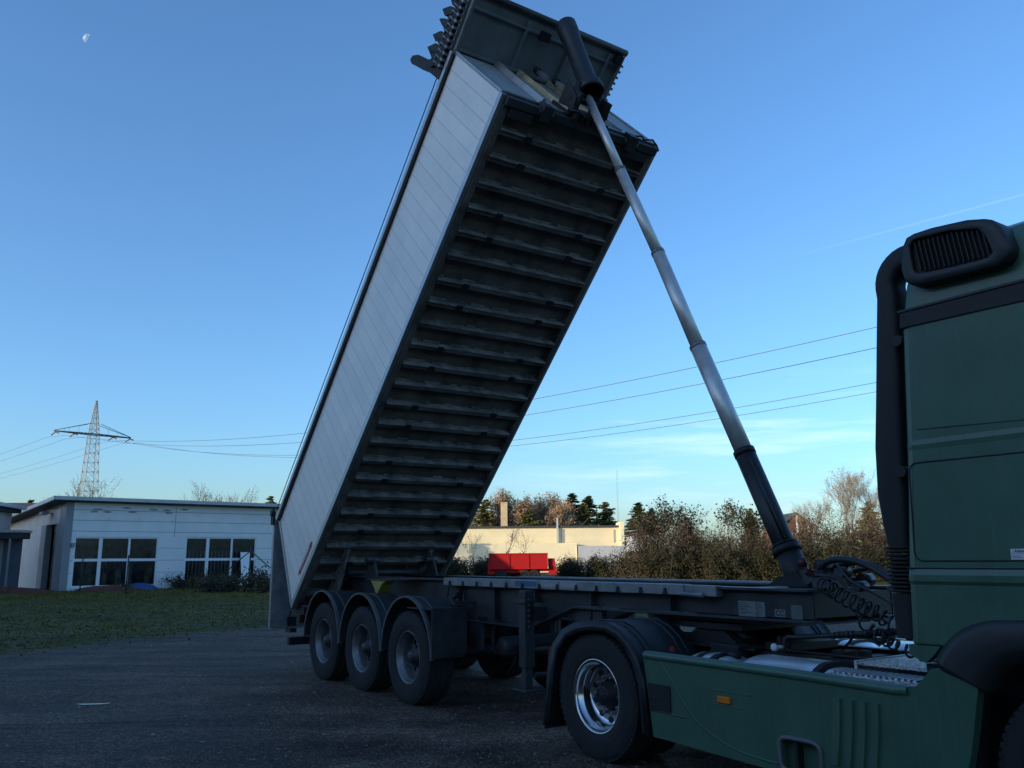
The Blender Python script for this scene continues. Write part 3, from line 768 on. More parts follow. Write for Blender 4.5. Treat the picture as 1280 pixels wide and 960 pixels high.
# canopy over the front wall (carries the folded tarpaulin)
CL = 0.73
M_canopy = mat('canopy_sheet', (0.20, 0.22, 0.225), 0.6, 0.1, 0.2, 3, c2=(0.13, 0.145, 0.15))
cp = MB(); cp.box(LB + 0.012, LB + CL, -WF + 0.03, WF - 0.03, HB + 0.0, HB + 0.018)
for y in (-0.36, 0.36, 0.98): cp.box(LB + 0.03, LB + CL - 0.05, y - 0.02, y + 0.02, HB - 0.045, HB - 0.003)
cp.box(LB + CL - 0.17, LB + CL - 0.14, -WF + 0.04, WF - 0.04, HB - 0.04, HB - 0.002)
cp.box(LB + 0.028, LB + 0.065, -WF + 0.04, WF - 0.04, HB - 0.05, HB - 0.003)
for s_ in (-1, 1): cp.box(LB + 0.012, LB + CL, *sorted((s_ * (WF - 0.029), s_ * (WF + 0.01))), HB - 0.06, HB + 0.05)
can = cp.build('canopy', M_canopy, body, bevel=0.003)
tb = MB(); tb.tube([(LB + CL + 0.03, -WF - 0.02, HB + 0.0), (LB + CL + 0.03, WF + 0.04, HB + 0.0)], 0.045, 14)
tb.build('front_tube', M_chassis, can)
tb = MB(); tb.box(LB + CL - 0.22, LB + CL - 0.10, 0.18 - 0.35, 0.32 - 0.35, HB - 0.11, HB - 0.045); tb.box(LB + CL - 0.13, LB + CL - 0.02, WF - 0.14, WF - 0.05, HB - 0.12, HB - 0.03)
tb.build('work_lamp', M_blackdeep, can)
# folded sliding tarpaulin: a stack of bows with slack folds between
bows = 11
U0, U1 = LB - 0.27, LB + CL - 0.10
for k in range(bows):
    du = (U1 - U0) / bows; ua = U0 + k * du
    rk_ = random.Random(50 + k); hh = 0.47 + rk_.uniform(-0.15, 0.12); pk = ua + du * rk_.uniform(-0.5, 0.9) - 0.02
    n_ = 30; vs = []
    for j in range(n_ + 1):
        y = -1.27 + 2.54 * j / n_; e_ = 1.0 if 0 < j < n_ else 1.012
        dr = 0.05 * math.sin(j * 1.1 + k * 1.7) + 0.03 * math.sin(j * 2.9 + k)
        if j in (0, n_): dr -= 0.05
        pr_ = [(ua - 0.004, 1.655), (ua - 0.004, 1.82 + dr * .5), (pk - 0.045, 1.655 + hh * 0.72 + dr), (pk, 1.655 + hh + dr), (pk + 0.022, 1.655 + hh * 0.93 + dr), (ua + du * 0.70, 1.655 + hh * 0.62 + dr * .4), (ua + du - 0.006, 1.80 + dr * .3), (ua + du - 0.006, 1.655)]
        vs += [(u_, y * e_, w_) for u_, w_ in pr_]
    m8 = 8
    fs = [(j * m8 + i, j * m8 + (i + 1) % m8, (j + 1) * m8 + (i + 1) % m8, (j + 1) * m8 + i) for j in range(n_) for i in range(m8)]
    fs += [tuple(range(m8))[::-1], tuple(n_ * m8 + i for i in range(m8))]
    t_ = MB(); t_.add(vs, fs, 0, False)
    o = recalc(t_.build('tarp_fold', M_tarp, body))
    b_ = MB()
    for s_ in (-1, 1):
        b_.box(ua + 0.02, ua + 0.05, *sorted((s_ * 1.215, s_ * 1.300)), 1.61, 1.68)
        if s_ < 0: b_.tube([(ua + 0.02, s_ * 1.29, 1.67), (ua + 0.045, s_ * 1.325, 1.77), (ua + rk_.uniform(-.02, .02), s_ * 1.29, 1.83)], 0.010, 6)
    b_.build('bow_slide', M_alu_dull, o)
tr0 = MB()
for s_ in (-1, 1): tr0.box(LB + 0.005, LB + CL, *sorted((s_ * 1.215, s_ * 1.245)), 1.60, 1.63)
tr0.build('slide_rail', M_alu_dull, can)
en = MB()   # end bow sticking out behind the stack
for s_ in (-1, 1):
    yy = sorted((s_ * 1.19, s_ * 1.24))
    en.prism([(8.00, 1.62), (8.15, 1.66), (8.13, 2.0), (8.09, 2.28), (8.06, 2.52), (8.00, 2.68), (7.93, 2.72), (7.90, 2.62), (7.93, 2.38), (7.95, 2.2), (7.99, 1.95)], *yy)
en.box(7.95, 8.02, -1.2, 1.2, 2.55, 2.62)
en.build('end_bow', M_tarp, body, bevel=0.008)

# body-side hinge gussets at the rear
for s_ in (-1, 1):
    gs = MB(); y = s_ * 0.72
    gs.prism([(1.36, -0.02), (0.20, -0.02), (0.03, -0.14), (0.10, -0.30), (0.30, -0.36), (0.75, -0.24), (1.1, -0.12)], y - 0.012, y + 0.012)
    gs.box(0.05, 1.30, y - 0.05, y + 0.05, -0.035, -0.018)
    gs.tube([(0.16, y - 0.08, -0.22), (0.16, y + 0.08, -0.22)], 0.06, 14)
    recalc(gs.build('hinge_gusset', M_rib, body))
gs = MB(); gs.tube([(0.16, -1.05, -0.22), (0.16, 1.05, -0.22)], 0.035, 12); gs.build('hinge_shaft', M_blackdeep, body)
# chassis-side cradle
for s_ in (-1, 1):
    cd = MB(); y = s_ * 0.50
    cd.prism([(-1.35, 1.424), (-0.85, 1.424), (-0.62, 1.52), (-0.66, 1.74), (-0.78, 1.76), (-0.86, 1.58), (-1.2, 1.50)], y - 0.06, y - 0.03)
    cd.prism([(-0.30, 1.425), (0.30, 1.425), (0.22, 1.60), (0.12, 1.72), (0.02, 1.62), (-0.05, 1.50)], y - 0.015, y + 0.015)
    cd.tube([(0.1, y - 0.10, 1.66), (0.1, y + 0.10, 1.66)], 0.055, 12)
    recalc(cd.build('body_cradle', M_chassis, trailer))
cd = MB(); cd.tube([(-0.55, -0.62, 1.47), (-0.55, 0.62, 1.47)], 0.05, 12); cd.build('cradle_tube', M_chassis, trailer)

# tailgate hanging plumb from the rear top edge
tgx = -2.20
tg = MB()
tg.box(tgx - 0.035, tgx + 0.02, -1.22, 1.22, 0.60, 2.34)
tg_o = tg.build('tailgate', M_alu_dull, trailer, bevel=0.006)
tg = MB()
for s_ in (-1, 1): tg.box(tgx - 0.045, tgx + 0.028, *sorted((s_ * 1.221, s_ * 1.245)), 0.59, 2.36)
tg.box(tgx - 0.045, tgx + 0.028, -1.22, 1.22, 0.56, 0.598)
tg.build('gate_frame', M_alu, tg_o)
tg = MB()
for s_ in (-1, 1):
    tg.prism([(tgx - 0.06, 2.25), (tgx + 0.06, 2.25), (tgx + 0.09, 2.47), (tgx + 0.0, 2.53), (tgx - 0.07, 2.45)], *sorted((s_ * 1.25, s_ * 1.28)))
    tg.tube([(tgx + 0.02, s_ * 1.24, 2.44), (tgx + 0.02, s_ * 1.31, 2.44)], 0.05, 12)
recalc(tg.build('gate_hinge', M_blackdeep, tg_o))
for s_ in (-1, 1):
    lk = MB()
    lk.box(-1.38, -1.30, *sorted((s_ * 1.12, s_ * 1.25)), 0.66, 0.80)
    lk.tube([(-1.25, s_ * 1.23, 0.88), (-1.32, s_ * 1.26, 0.78), (-1.27, s_ * 1.25, 0.66)], 0.018, 8)
    lk.box(-1.55, -1.32, s_ * 1.15 - 0.05, s_ * 1.15 + 0.05, 0.56, 0.62)
    lk.build('gate_latch', M_blackdeep, trailer)

# ------------------------------------------------------------------ telescopic ram, in the plane y = 0
def P0(s, z): return Vector((s, 0, z))
A_, B_, C_, D_, E_ = P0(5.327, 5.974), P0(5.866, 4.822), P0(6.359, 3.70), P0(6.85, 2.609), P0(7.245, 1.72)
dirc = (A_ - D_).normalized()
foot = E_ - dirc * 0.40
ram = MB()
ram.tube([foot, D_], 0.094, 28)
ram_o = ram.build('tipping_ram', M_black, trailer)
def stage(a, b, r, m_=M_steel):
    x = MB(); x.tube([a - dirc * 0.02, b], r, 28)
    o = x.build('ram_stage', m_, ram_o)
    x = MB(); x.tube([b - dirc * 0.035, b + dirc * 0.003], r + 0.003, 28)
    x.build('stage_collar', M_rim, o)
stage(D_, C_, 0.081)
stage(C_, B_, 0.069)
stage(B_, A_, 0.059)
top = A_ + dirc * 1.22
x = MB(); x.tube([A_ - dirc * 0.02, top], 0.049, 24); x.tube([top, top + dirc * 0.05], 0.036, 16)
x.build('ram_stage', M_steel, ram_o)
x = MB(); x.tube([D_ - dirc * 0.05, D_ + dirc * 0.003], 0.099, 28); x.tube([E_ - dirc * 0.03, E_ + dirc * 0.03], 0.122, 28); x.tube([E_ + dirc * 0.04, E_ + dirc * 0.055], 0.11, 28)
x.tube([foot - Vector((0.0, 0.16, 0)), foot + Vector((0, 0.16, 0))], 0.07, 16)
x.tube([foot, E_], 0.108, 28)
x.build('ram_collar', M_blackdeep, ram_o)
x = MB(); v = D_ - dirc * 0.02
for a in (-0.5, 0.2):
    off = Vector((0.086 * math.cos(a), -0.086 * math.cos(a) * 0.9, 0))
    x.tube([D_ - dirc * 0.08 + off, E_ + dirc * 0.1 + off], 0.012, 6)
x.build('grease_pipe', M_black, ram_o)
# head cover tube with flared mouth
cvb, cvt = P0(4.872, 7.16), P0(4.405, 8.33)
cdv = (cvt - cvb).normalized()
cv = MB()
cv.lathe([(0.128, 0.0), (0.134, 0.04), (0.134, 0.17), (0.120, 0.20), (0.118, 0.95), (0.132, 1.05), (0.132, 1.25), (0.0, 1.262)], (0, 0, 0), 'z', 36)
cv.lathe([(0.128, 0.0), (0.118, 0.01), (0.112, 0.5)], (0, 0, 0), 'z', 36)
cv.lathe([(0.128, 0.0), (0.150, -0.01), (0.158, 0.05), (0.150, 0.12), (0.134, 0.14)], (0, 0, 0), 'z', 36)
q = cdv.to_track_quat('Z', 'Y')
o = cv.build('ram_cover', M_black, ram_o); o.location = cvb; o.rotation_mode = 'QUATERNION'; o.rotation_quaternion = q
yk = MB()
for s_ in (-1, 1):
    a = cvb + Vector((0, s_ * 0.15, 0)); 
    bl = Vector(HL) + Vector((math.cos(TH) * (LB + .2) - math.sin(TH) * .16, s_ * 0.21, math.sin(TH) * (LB + .2) + math.cos(TH) * .16))
    yk.tube([a + cdv * 0.10, (a + bl) / 2 + Vector((-0.02, 0, 0)), bl], [0.05, 0.045, 0.06], 8)
yk.build('head_yoke', M_blackdeep, ram_o)
cr = MB()   # foot cradle on the chassis
for s_ in (-1, 1): cr.prism([(7.20, 1.425), (7.62, 1.425), (7.50, 1.52), (7.30, 1.50)], s_ * 0.20 - 0.02, s_ * 0.20 + 0.02)
cr.box(7.05, 7.75, -0.49, 0.49, 1.397, 1.415)
cr.build('ram_cradle', M_blackdeep, trailer)

# ------------------------------------------------------------------ valves and hoses at the trailer's nose
nz_ = MB()
nz_.box(7.50, 7.72, -0.18, 0.04, 1.42, 1.56); nz_.box(7.70, 7.86, -0.30, 0.10, 1.425, 1.50); nz_.box(7.60, 7.68, -0.10, 0.20, 1.56, 1.64)
for (x, y, z, r_) in ((7.62, -0.2, 1.50, 0.05), (7.72, -0.16, 1.45, 0.04), (7.84, -0.1, 1.54, 0.045), (7.9, 0.1, 1.48, 0.05), (8.05, -0.2, 1.44, 0.04)):
    nz_.tube([(x, y - 0.05, z), (x, y + 0.07, z)], r_, 12)
nz_.build('valve_block', mat('valve_metal', (0.11, 0.12, 0.13), 0.4, 0.6, 0.3, 20), trailer)
rf = MB(); rf.tube([(7.52, -0.16, 1.58), (7.52, -0.16, 1.65)], 0.035, 10); rf.tube([(7.60, -0.22, 1.54), (7.66, -0.26, 1.54)], 0.03, 10)
rf.build('red_coupling', M_redfit, trailer)
def catm(pts, n=8):
    pts = [Vector(p) for p in pts]; r_ = []
    q = [pts[0]] + pts + [pts[-1]]
    for i in range(1, len(q) - 2):
        for k in range(n):
            t = k / n; a, b, c, d = q[i - 1], q[i], q[i + 1], q[i + 2]
            r_.append(0.5 * ((2 * b) + (c - a) * t + (2 * a - 5 * b + 4 * c - d) * t * t + (3 * b - 3 * c + d - a) * t ** 3))
    r_.append(pts[-1]); return r_
def helix(pts, r, turns, n=14):
    base = catm(pts, 20); k = len(base); out_ = []
    tot = turns * n
    for i in range(tot + 1):
        f_ = i / tot * (k - 1); j = min(int(f_), k - 2); p = base[j].lerp(base[j + 1], f_ - j)
        t = (base[j + 1] - base[j]).normalized(); a = t.orthogonal().normalized(); b = t.cross(a)
        ref = Vector((0, 1, 0)); a = (ref - t * ref.dot(t)).normalized(); b = t.cross(a)
        q_ = 2 * PI * i / n; out_.append(p + (a * math.cos(q_) + b * math.sin(q_)) * r)
    return out_
for (pts, r_, nm) in (
    ([(7.55, -0.1, 1.50), (7.75, -0.12, 1.63), (8.02, -0.15, 1.62), (8.30, -0.2, 1.50), (8.62, -0.25, 1.28), (8.95, -0.3, 1.15)], 0.028, 'hose'),
    ([(7.60, 0.0, 1.50), (7.80, -0.02, 1.60), (8.05, -0.05, 1.60), (8.33, -0.1, 1.46), (8.65, -0.15, 1.24), (8.95, -0.2, 1.1)], 0.024, 'hose'),
    ([(7.60, 0.15, 1.48), (7.85, 0.12, 1.56), (8.1, 0.1, 1.54), (8.4, 0.1, 1.38), (8.95, 0.1, 1.2)], 0.018, 'hose'),
    ([(7.70, -0.25, 1.52), (7.92, -0.28, 1.50), (8.0, -0.28, 1.42), (8.2, -0.30, 1.30), (8.3, -0.3, 1.2)], 0.012, 'hose'),
    ([(7.72, -0.05, 1.55), (7.9, -0.25, 1.60), (8.05, -0.3, 1.48), (8.25, -0.28, 1.38), (8.6, -0.3, 1.2)], 0.010, 'hose')):
    h = MB(); h.tube(catm(pts), r_, 8); o = h.build('air_hose', M_black, trailer)
for (pts, r_, tn) in (
    ([(7.95, -0.50, 1.455), (8.06, -0.56, 1.43), (8.17, -0.56, 1.37), (8.30, -0.56, 1.32), (8.42, -0.56, 1.275), (8.53, -0.54, 1.20), (8.75, -0.5, 1.12)], 0.055, 13),
    ([(8.15, -0.35, 1.30), (8.28, -0.50, 1.19), (8.36, -0.5, 1.125), (8.46, -0.5, 1.12)], 0.045, 5),
    ([(8.42, -0.52, 1.10), (8.52, -0.55, 1.07), (8.65, -0.55, 1.03), (8.85, -0.55, 1.0), (9.0, -0.5, 1.02)], 0.036, 8)):
    h = MB(); h.tube(helix(pts, r_, tn), 0.008, 6); h.build('coiled_air_line', M_black, trailer)
h = MB(); h.tube(catm([(7.55, -0.50, 0.94), (7.58, -0.50, 1.05), (7.7, -0.50, 1.065), (8.14, -0.50, 1.113), (8.46, -0.50, 1.15), (8.7, -0.48, 1.16), (8.95, -0.4, 1.13)]), 0.018, 8)
rq = random.Random(3)
for k in range(18):
    s0 = 8.0 + k * 0.038; h.tube([(s0, -0.50, 1.098 + (s0 - 8) * 0.11), (s0 + 0.025, -0.50, 1.101 + (s0 - 8) * 0.11)], 0.020 + rq.uniform(0, 0.012), 7)
h.build('cable_loom', M_black, tractor)

# ================================================================== TRACTOR
fr = MB()
for s_ in (-1, 1):
    fr.box(5.35, 11.2, s_ * 0.42 - 0.04, s_ * 0.42 + 0.04, 0.66, 0.93)
for x in (5.4, 6.0, 6.9, 7.8, 8.7): fr.box(x, x + 0.12, -0.38, 0.38, 0.70, 0.90)
fr.tube([(6.138, -0.75, 0.515), (6.138, 0.75, 0.515)], 0.09, 14)
fr.lathe([(0, -0.24), (0.2, -0.2), (0.25, 0), (0.2, 0.2), (0, 0.24)], (6.138, 0, 0.52), 'x', 20)
fr.tube([(9.97, -1.0, 0.5), (9.97, 1.0, 0.5)], 0.06, 10)
for s_ in (-1, 1): fr.lathe([(0, 0.56), (0.13, 0.56), (0.15, 0.66), (0.13, 0.78), (0, 0.78)], (5.72, s_ * 0.5, 0), 'z', 16)
fr.build('frame_rail', M_blackdeep, tractor)
fw5 = MB()   # fifth wheel: horseshoe plate with ramps
fw5.prism([(7.10, -0.45), (7.10, 0.45), (6.80, 0.50), (6.45, 0.46), (6.18, 0.30), (5.98, 0.30), (6.10, 0.07), (6.55, 0.05), (6.55, -0.05), (6.10, -0.07), (5.98, -0.30), (6.18, -0.30), (6.45, -0.46), (6.80, -0.50)], 1.07, 1.12, 'z')
for s_ in (-1, 1): fw5.prism([(6.4, 0.93), (7.1, 0.93), (6.9, 1.068), (6.6, 1.068)], s_ * 0.40 - 0.06, s_ * 0.40 + 0.06)
fw5.box(6.1, 7.3, -0.55, 0.55, 0.932, 0.950)
recalc(fw5.build('fifth_wheel', M_blackdeep, tractor))
# rear clutter seen behind the fifth wheel
cl = MB()
for (x0, x1, y0, y1, z0, z1) in ((7.25, 7.5, -0.35, 0.25, 0.93, 0.99), (7.9, 8.02, -0.4, -0.25, 0.93, 0.98), (8.05, 8.12, -0.3, -0.22, 0.93, 0.985), (6.9, 7.2, -0.62, -0.48, 0.86, 0.97)):
    cl.box(x0, x1, y0, y1, z0, z1)
cl.tube([(7.3, -0.4, 0.945), (8.3, -0.45, 0.95)], 0.014, 8); cl.tube([(7.9, -0.3, 0.96), (8.0, -0.33, 1.03), (8.1, -0.42, 1.08)], 0.010, 6)
cl.box(7.42, 7.46, -0.42, -0.38, 0.93, 1.05)
cl.build('valve_tray', M_blackdeep, tractor, bevel=0.005)
kn = MB(); kn.lathe([(0, -0.03), (0.022, -0.03), (0.03, -0.02), (0.03, 0.0), (0.0, 0.0)], (7.55, -0.60, 0.985), 'y', 16)
kn.tube([(7.55, -0.58, 0.985), (7.55, -0.50, 0.98)], 0.014, 8); kn.build('drain_knob', M_white, tractor)

# mudguards of the driven axle
fp = [(5.46, 0.20), (5.545, 0.72), (5.62, 0.90), (5.76, 1.03), (5.93, 1.095), (6.15, 1.125), (6.36, 1.125), (6.50, 1.08), (6.62, 1.0), (6.72, 0.88), (6.79, 0.70), (6.82, 0.30)]
for s_ in (-1, 1):
    m_ = MB(); n_ = len(fp); cx, cz = 6.14, 0.5
    rows = []
    ys_ = [(1.275, 0.018), (1.27, 0.006), (1.22, 0.0), (0.95, 0.012), (0.60, 0.012)]
    for (x, z) in fp:
        dx, dz = x - cx, z - cz; d_ = math.hypot(dx, dz)
        for (y, of) in ys_: rows.append((x + dx / d_ * of, s_ * y, z + dz / d_ * of))
        # inner skin
        for (y, of) in reversed(ys_): rows.append((x - dx / d_ * (0.02 + (0.05 if y > 1.26 else 0)), s_ * (y - 0.004), z - dz / d_ * (0.02 + (0.05 if y > 1.26 else 0))))
    k_ = 10
    fs = [(i * k_ + j, i * k_ + (j + 1) % k_, (i + 1) * k_ + (j + 1) % k_, (i + 1) * k_ + j) for i in range(n_ - 1) for j in range(k_)]
    fs += [tuple(range(k_)), tuple((n_ - 1) * k_ + j for j in range(k_))[::-1]]
    m_.add(rows, fs, 0, True)
    o = recalc(m_.build('mudguard', M_fender, tractor)); 
    m_ = MB()
    for y in (0.70, 0.78, 1.08, 1.14):
        m_.tube([(6.14 + (x - 6.14) * 1.015, s_ * y, 0.5 + (z - 0.5) * 1.022) for (x, z) in fp[2:10]], 0.007, 6)
    m_.build('guard_ridge', M_fender, o)
    m_ = MB(); m_.prism([(s_ * 0.62, 0.16), (s_ * 1.26, 0.16), (s_ * 1.26, 0.50), (s_ * 0.62, 0.50)], 5.44, 5.455, 'x'); m_.build('mud_flap', M_black, tractor)
rl = MB(); rl.prism([(5.36, 0.72), (5.44, 0.72), (5.44, 0.86), (5.38, 0.86)], -1.15, -0.8); rl.prism([(5.36, 0.72), (5.44, 0.72), (5.44, 0.86), (5.38, 0.86)], 0.8, 1.15); rl.build('tail_lamp', M_redfit, tractor)
rc = MB(); rc.box(6.87, 6.90, -1.05, -1.03, 0.93, 0.965); rc.build('reflector', M_redlab, tractor)

# side fairing (right) and its mirror on the left
M_trim = mat('grey_trim', (0.13, 0.135, 0.14), 0.5)
def fairing(s_):
    # outline in (x,z); skin with depth and a rolled top
    Y = 1.255
    bot = [(6.86, 0.31), (9.25, 0.36)]
    outl = [(6.775, 0.925), (6.86, 0.31), (8.0, 0.275), (9.27, 0.29), (9.30, 0.42), (9.36, 0.62), (9.40, 0.80), (9.435, 0.962), (9.205, 1.035), (9.17, 1.03), (9.12, 0.97), (9.07, 0.925), (8.95, 0.905), (8.3, 0.915), (7.5, 0.92)]
    hx0, hx1, hz0, hz1 = 8.075, 8.385, 0.30, 0.50
    f_ = MB()
    # front skin in columns so that the step opening stays open
    cols = [6.775, 6.86, 7.3, 7.8, 8.075, 8.385, 8.95, 9.07, 9.12, 9.17, 9.205, 9.27, 9.30, 9.36, 9.40, 9.435]
    def top(x): 
        pts = [(6.775, 0.925), (7.5, 0.92), (8.3, 0.915), (8.95, 0.905), (9.07, 0.925), (9.12, 0.97), (9.17, 1.03), (9.205, 1.035), (9.435, 0.962)]
        return float(np.interp(x, [p[0] for p in pts], [p[1] for p in pts]))
    def botm(x):
        pts = [(6.775, 0.924), (6.86, 0.31), (8.0, 0.275), (9.27, 0.29), (9.30, 0.42), (9.36, 0.62), (9.40, 0.80), (9.435, 0.961)]
        return float(np.interp(x, [p[0] for p in pts], [p[1] for p in pts]))
    def Q(x, z, y):
        # gentle bulge: belly line at z 0.62
        return (x, s_ * y, z)
    for a, b in zip(cols[:-1], cols[1:]):
        za = [botm(a), top(a)]; zb = [botm(b), top(b)]
        segs = [(0, 1)]
        lev = lambda x, t: botm(x) + (top(x) - botm(x)) * t
        if abs(a - 8.075) < 1e-6:
            for (p, q2) in (((botm(a), botm(b)), (hz0, hz0)), ((hz1, hz1), (top(a), top(b)))):
                f_.add([Q(a, p[0], Y), Q(b, p[1], Y), Q(b, q2[1], Y), Q(a, q2[0], Y)], [(0, 1, 2, 3)])
        else:
            f_.add([Q(a, za[0], Y), Q(b, zb[0], Y), Q(b, zb[1], Y), Q(a, za[1], Y)], [(0, 1, 2, 3)])
    # return flanges: top (rolled inwards), bottom, ends
    n_ = len(outl)
    for i in range(n_):
        a, b = outl[i], outl[(i + 1) % n_]
        f_.add([Q(a[0], a[1], Y), Q(b[0], b[1], Y), Q(b[0], b[1], Y - 0.07), Q(a[0], a[1], Y - 0.07)], [(0, 1, 2, 3)])
    f_.prism(outl, s_ * (Y - 0.072), s_ * (Y - 0.07))
    # opening flanges
    for (a, b) in (((hx0, hz0), (hx1, hz0)), ((hx1, hz0), (hx1, hz1)), ((hx1, hz1), (hx0, hz1)), ((hx0, hz1), (hx0, hz0))):
        f_.add([Q(a[0], a[1], Y), Q(b[0], b[1], Y), Q(b[0], b[1], Y - 0.06), Q(a[0], a[1], Y - 0.06)], [(0, 1, 2, 3)])
    o = f_.build('side_fairing', M_green, tractor)
    # raised top rib and the long rounded crease
    d = MB()
    prf = [(Y - 0.06, 0.938), (Y - 0.01, 0.940), (Y + 0.016, 0.926), (Y + 0.020, 0.905), (Y + 0.014, 0.888), (Y + 0.002, 0.880)]
    xsr = [(6.79, 0.0), (7.5, -0.003), (8.3, -0.008), (8.93, -0.018), (9.02, -0.012)]
    V = [(x, s_ * y, z + dz) for (x, dz) in xsr for (y, z) in prf]; kk = len(prf)
    d.add(V, [(i * kk + j, i * kk + j + 1, (i + 1) * kk + j + 1, (i + 1) * kk + j) for i in range(len(xsr) - 1) for j in range(kk - 1)], 0, True)
    d.tube(catm([(6.98, s_ * (Y + 0.002), 0.868), (7.12, s_ * (Y + 0.002), 0.72), (7.28, s_ * (Y + 0.002), 0.53), (7.5, s_ * (Y + 0.002), 0.41), (7.75, s_ * (Y + 0.002), 0.345), (8.05, s_ * (Y + 0.002), 0.325)]), 0.006, 6)
    d.tube([(6.86, s_ * (Y + 0.001), 0.505), (7.23, s_ * (Y + 0.001), 0.50)], 0.006, 6)
    d.tube([(7.42, s_ * (Y + 0.001), 0.735), (7.85, s_ * (Y + 0.001), 0.725)], 0.004, 6); d.tube([(7.47, s_ * (Y + 0.001), 0.635), (7.80, s_ * (Y + 0.001), 0.63)], 0.004, 6)
    d.build('fairing_crease', M_green, o)
    d = MB()   # four raised strakes, each proud at its front edge
    for k in range(4):
        x0 = 8.50 + k * 0.088; b0 = 0.06
        P = []
        for (z, sh) in ((0.80, 0.0), (0.62, -0.015), (0.40, -0.05)):
            P += [(x0 + sh, s_ * (Y + 0.002), z), (x0 + 0.066 + sh, s_ * (Y + 0.018), z), (x0 + 0.070 + sh, s_ * (Y + 0.001), z)]
        d.add(P, [(0, 1, 4, 3), (1, 2, 5, 4), (3, 4, 7, 6), (4, 5, 8, 7), (0, 2, 1), (6, 7, 8)])
    d.build('fairing_strake', M_green, o)
    d = MB()   # black pocket next to the mudguard
    d.box(6.835, 7.07, *sorted((s_ * (Y + 0.003), s_ * (Y + 0.012))), 0.508, 0.705); d.box(6.86, 7.0, *sorted((s_ * (Y + 0.012), s_ * (Y + 0.016))), 0.60, 0.608)
    d.build('fairing_cover', M_blackdeep, o, bevel=0.004)
    d = MB(); d.box(7.55, 7.668, *sorted((s_ * (Y + 0.002), s_ * (Y + 0.016))), 0.650, 0.694)
    d.build('side_marker', M_orange, o, bevel=0.003)
    # step opening: grey rounded rim and black liner
    d = MB()
    cxm, czm = (hx0 + hx1) / 2, (hz0 + hz1) / 2; hw, hh_ = (hx1 - hx0) / 2 + 0.005, (hz1 - hz0) / 2 + 0.004
    ring = []
    for i in range(40):
        a = 2 * PI * i / 40; c_, q_ = math.cos(a), math.sin(a); e_ = 0.42
        ring.append((cxm + hw * math.copysign(abs(c_) ** e_, c_), s_ * (Y + 0.006), czm + hh_ * math.copysign(abs(q_) ** e_, q_)))
    d.tube(ring, 0.015, 8, closed=True)
    d.build('opening_trim', M_trim, o)
    d = MB(); d.box(hx0 - 0.02, hx1 + 0.02, *sorted((s_ * (Y - 0.30), s_ * (Y - 0.27))), hz0 - 0.06, hz1 + 0.04); d.box(hx0 + 0.10, hx0 + 0.125, *sorted((s_ * (Y - 0.20), s_ * (Y - 0.01))), hz0 - 0.02, hz1 + 0.02)
    d.box(hx0 - 0.02, hx1 + 0.02, *sorted((s_ * (Y - 0.28), s_ * (Y - 0.062))), hz0 - 0.06, hz0 - 0.005)
    d.build('step_liner', M_black, o)
fairing(-1); fairing(1)

# tanks, straps
def rrect(y0, y1, z0, z1, r, n=6):
    pts = []
    for (cy, cz, a0) in ((y1 - r, z1 - r, 0), (y0 + r, z1 - r, 90), (y0 + r, z0 + r, 180), (y1 - r, z0 + r, 270)):
        for k in range(n + 1):
            a = R(a0 + 90 * k / n); pts.append((cy + r * math.cos(a), cz + r * math.sin(a)))
    return pts
for s_ in (-1, 1):
    for (x0, x1, zt) in ((6.97, 7.46, 0.935), (7.52, 8.36, 0.955)):
        tk = MB(); y0, y1 = sorted((s_ * 0.53, s_ * 1.17))
        secs = [(x0, 0.07), (x0 + 0.02, 0.04), (x0 + 0.06, 0.012), (x0 + 0.12, 0), (x1 - 0.2, 0), (x1 - 0.10, 0.014), (x1 - 0.03, 0.045), (x1, 0.08)]
        vs = []
        for (x, in_) in secs:
            ring = rrect(y0 + in_, y1 - in_, 0.36 + in_, zt - in_ * 1.6, 0.26)
            vs += [(x, a, b) for a, b in ring]
        k_ = len(ring)
        fs = [(i * k_ + j, i * k_ + (j + 1) % k_, (i + 1) * k_ + (j + 1) % k_, (i + 1) * k_ + j) for i in range(len(secs) - 1) for j in range(k_)]
        tk.add(vs, fs, 0, True); tk.add([vs[j] for j in range(k_)], [tuple(range(k_))[::-1]]); tk.add([vs[-k_ + j] for j in range(k_)], [tuple(range(k_))])
        o = tk.build('fuel_tank', M_tank, tractor)
        sb_ = MB()
        for xx in ((x0 + 0.16), (x0 + 0.30)) if x1 < 7.6 else ((x1 - 0.14,)):
            ring = rrect(y0 - 0.006, y1 + 0.006, 0.354, zt + 0.006, 0.264)
            sb_.prism(ring, xx, xx + 0.05, 'x')
        sb_.build('tank_strap', M_blackdeep, o)
cap = MB(); cap.tube([(7.33, -0.82, 0.90), (7.33, -0.82, 0.95)], 0.055, 18); cap.box(7.20, 7.26, -0.84, -0.78, 0.90, 0.945); cap.build('tank_cap', M_blackdeep, tractor)
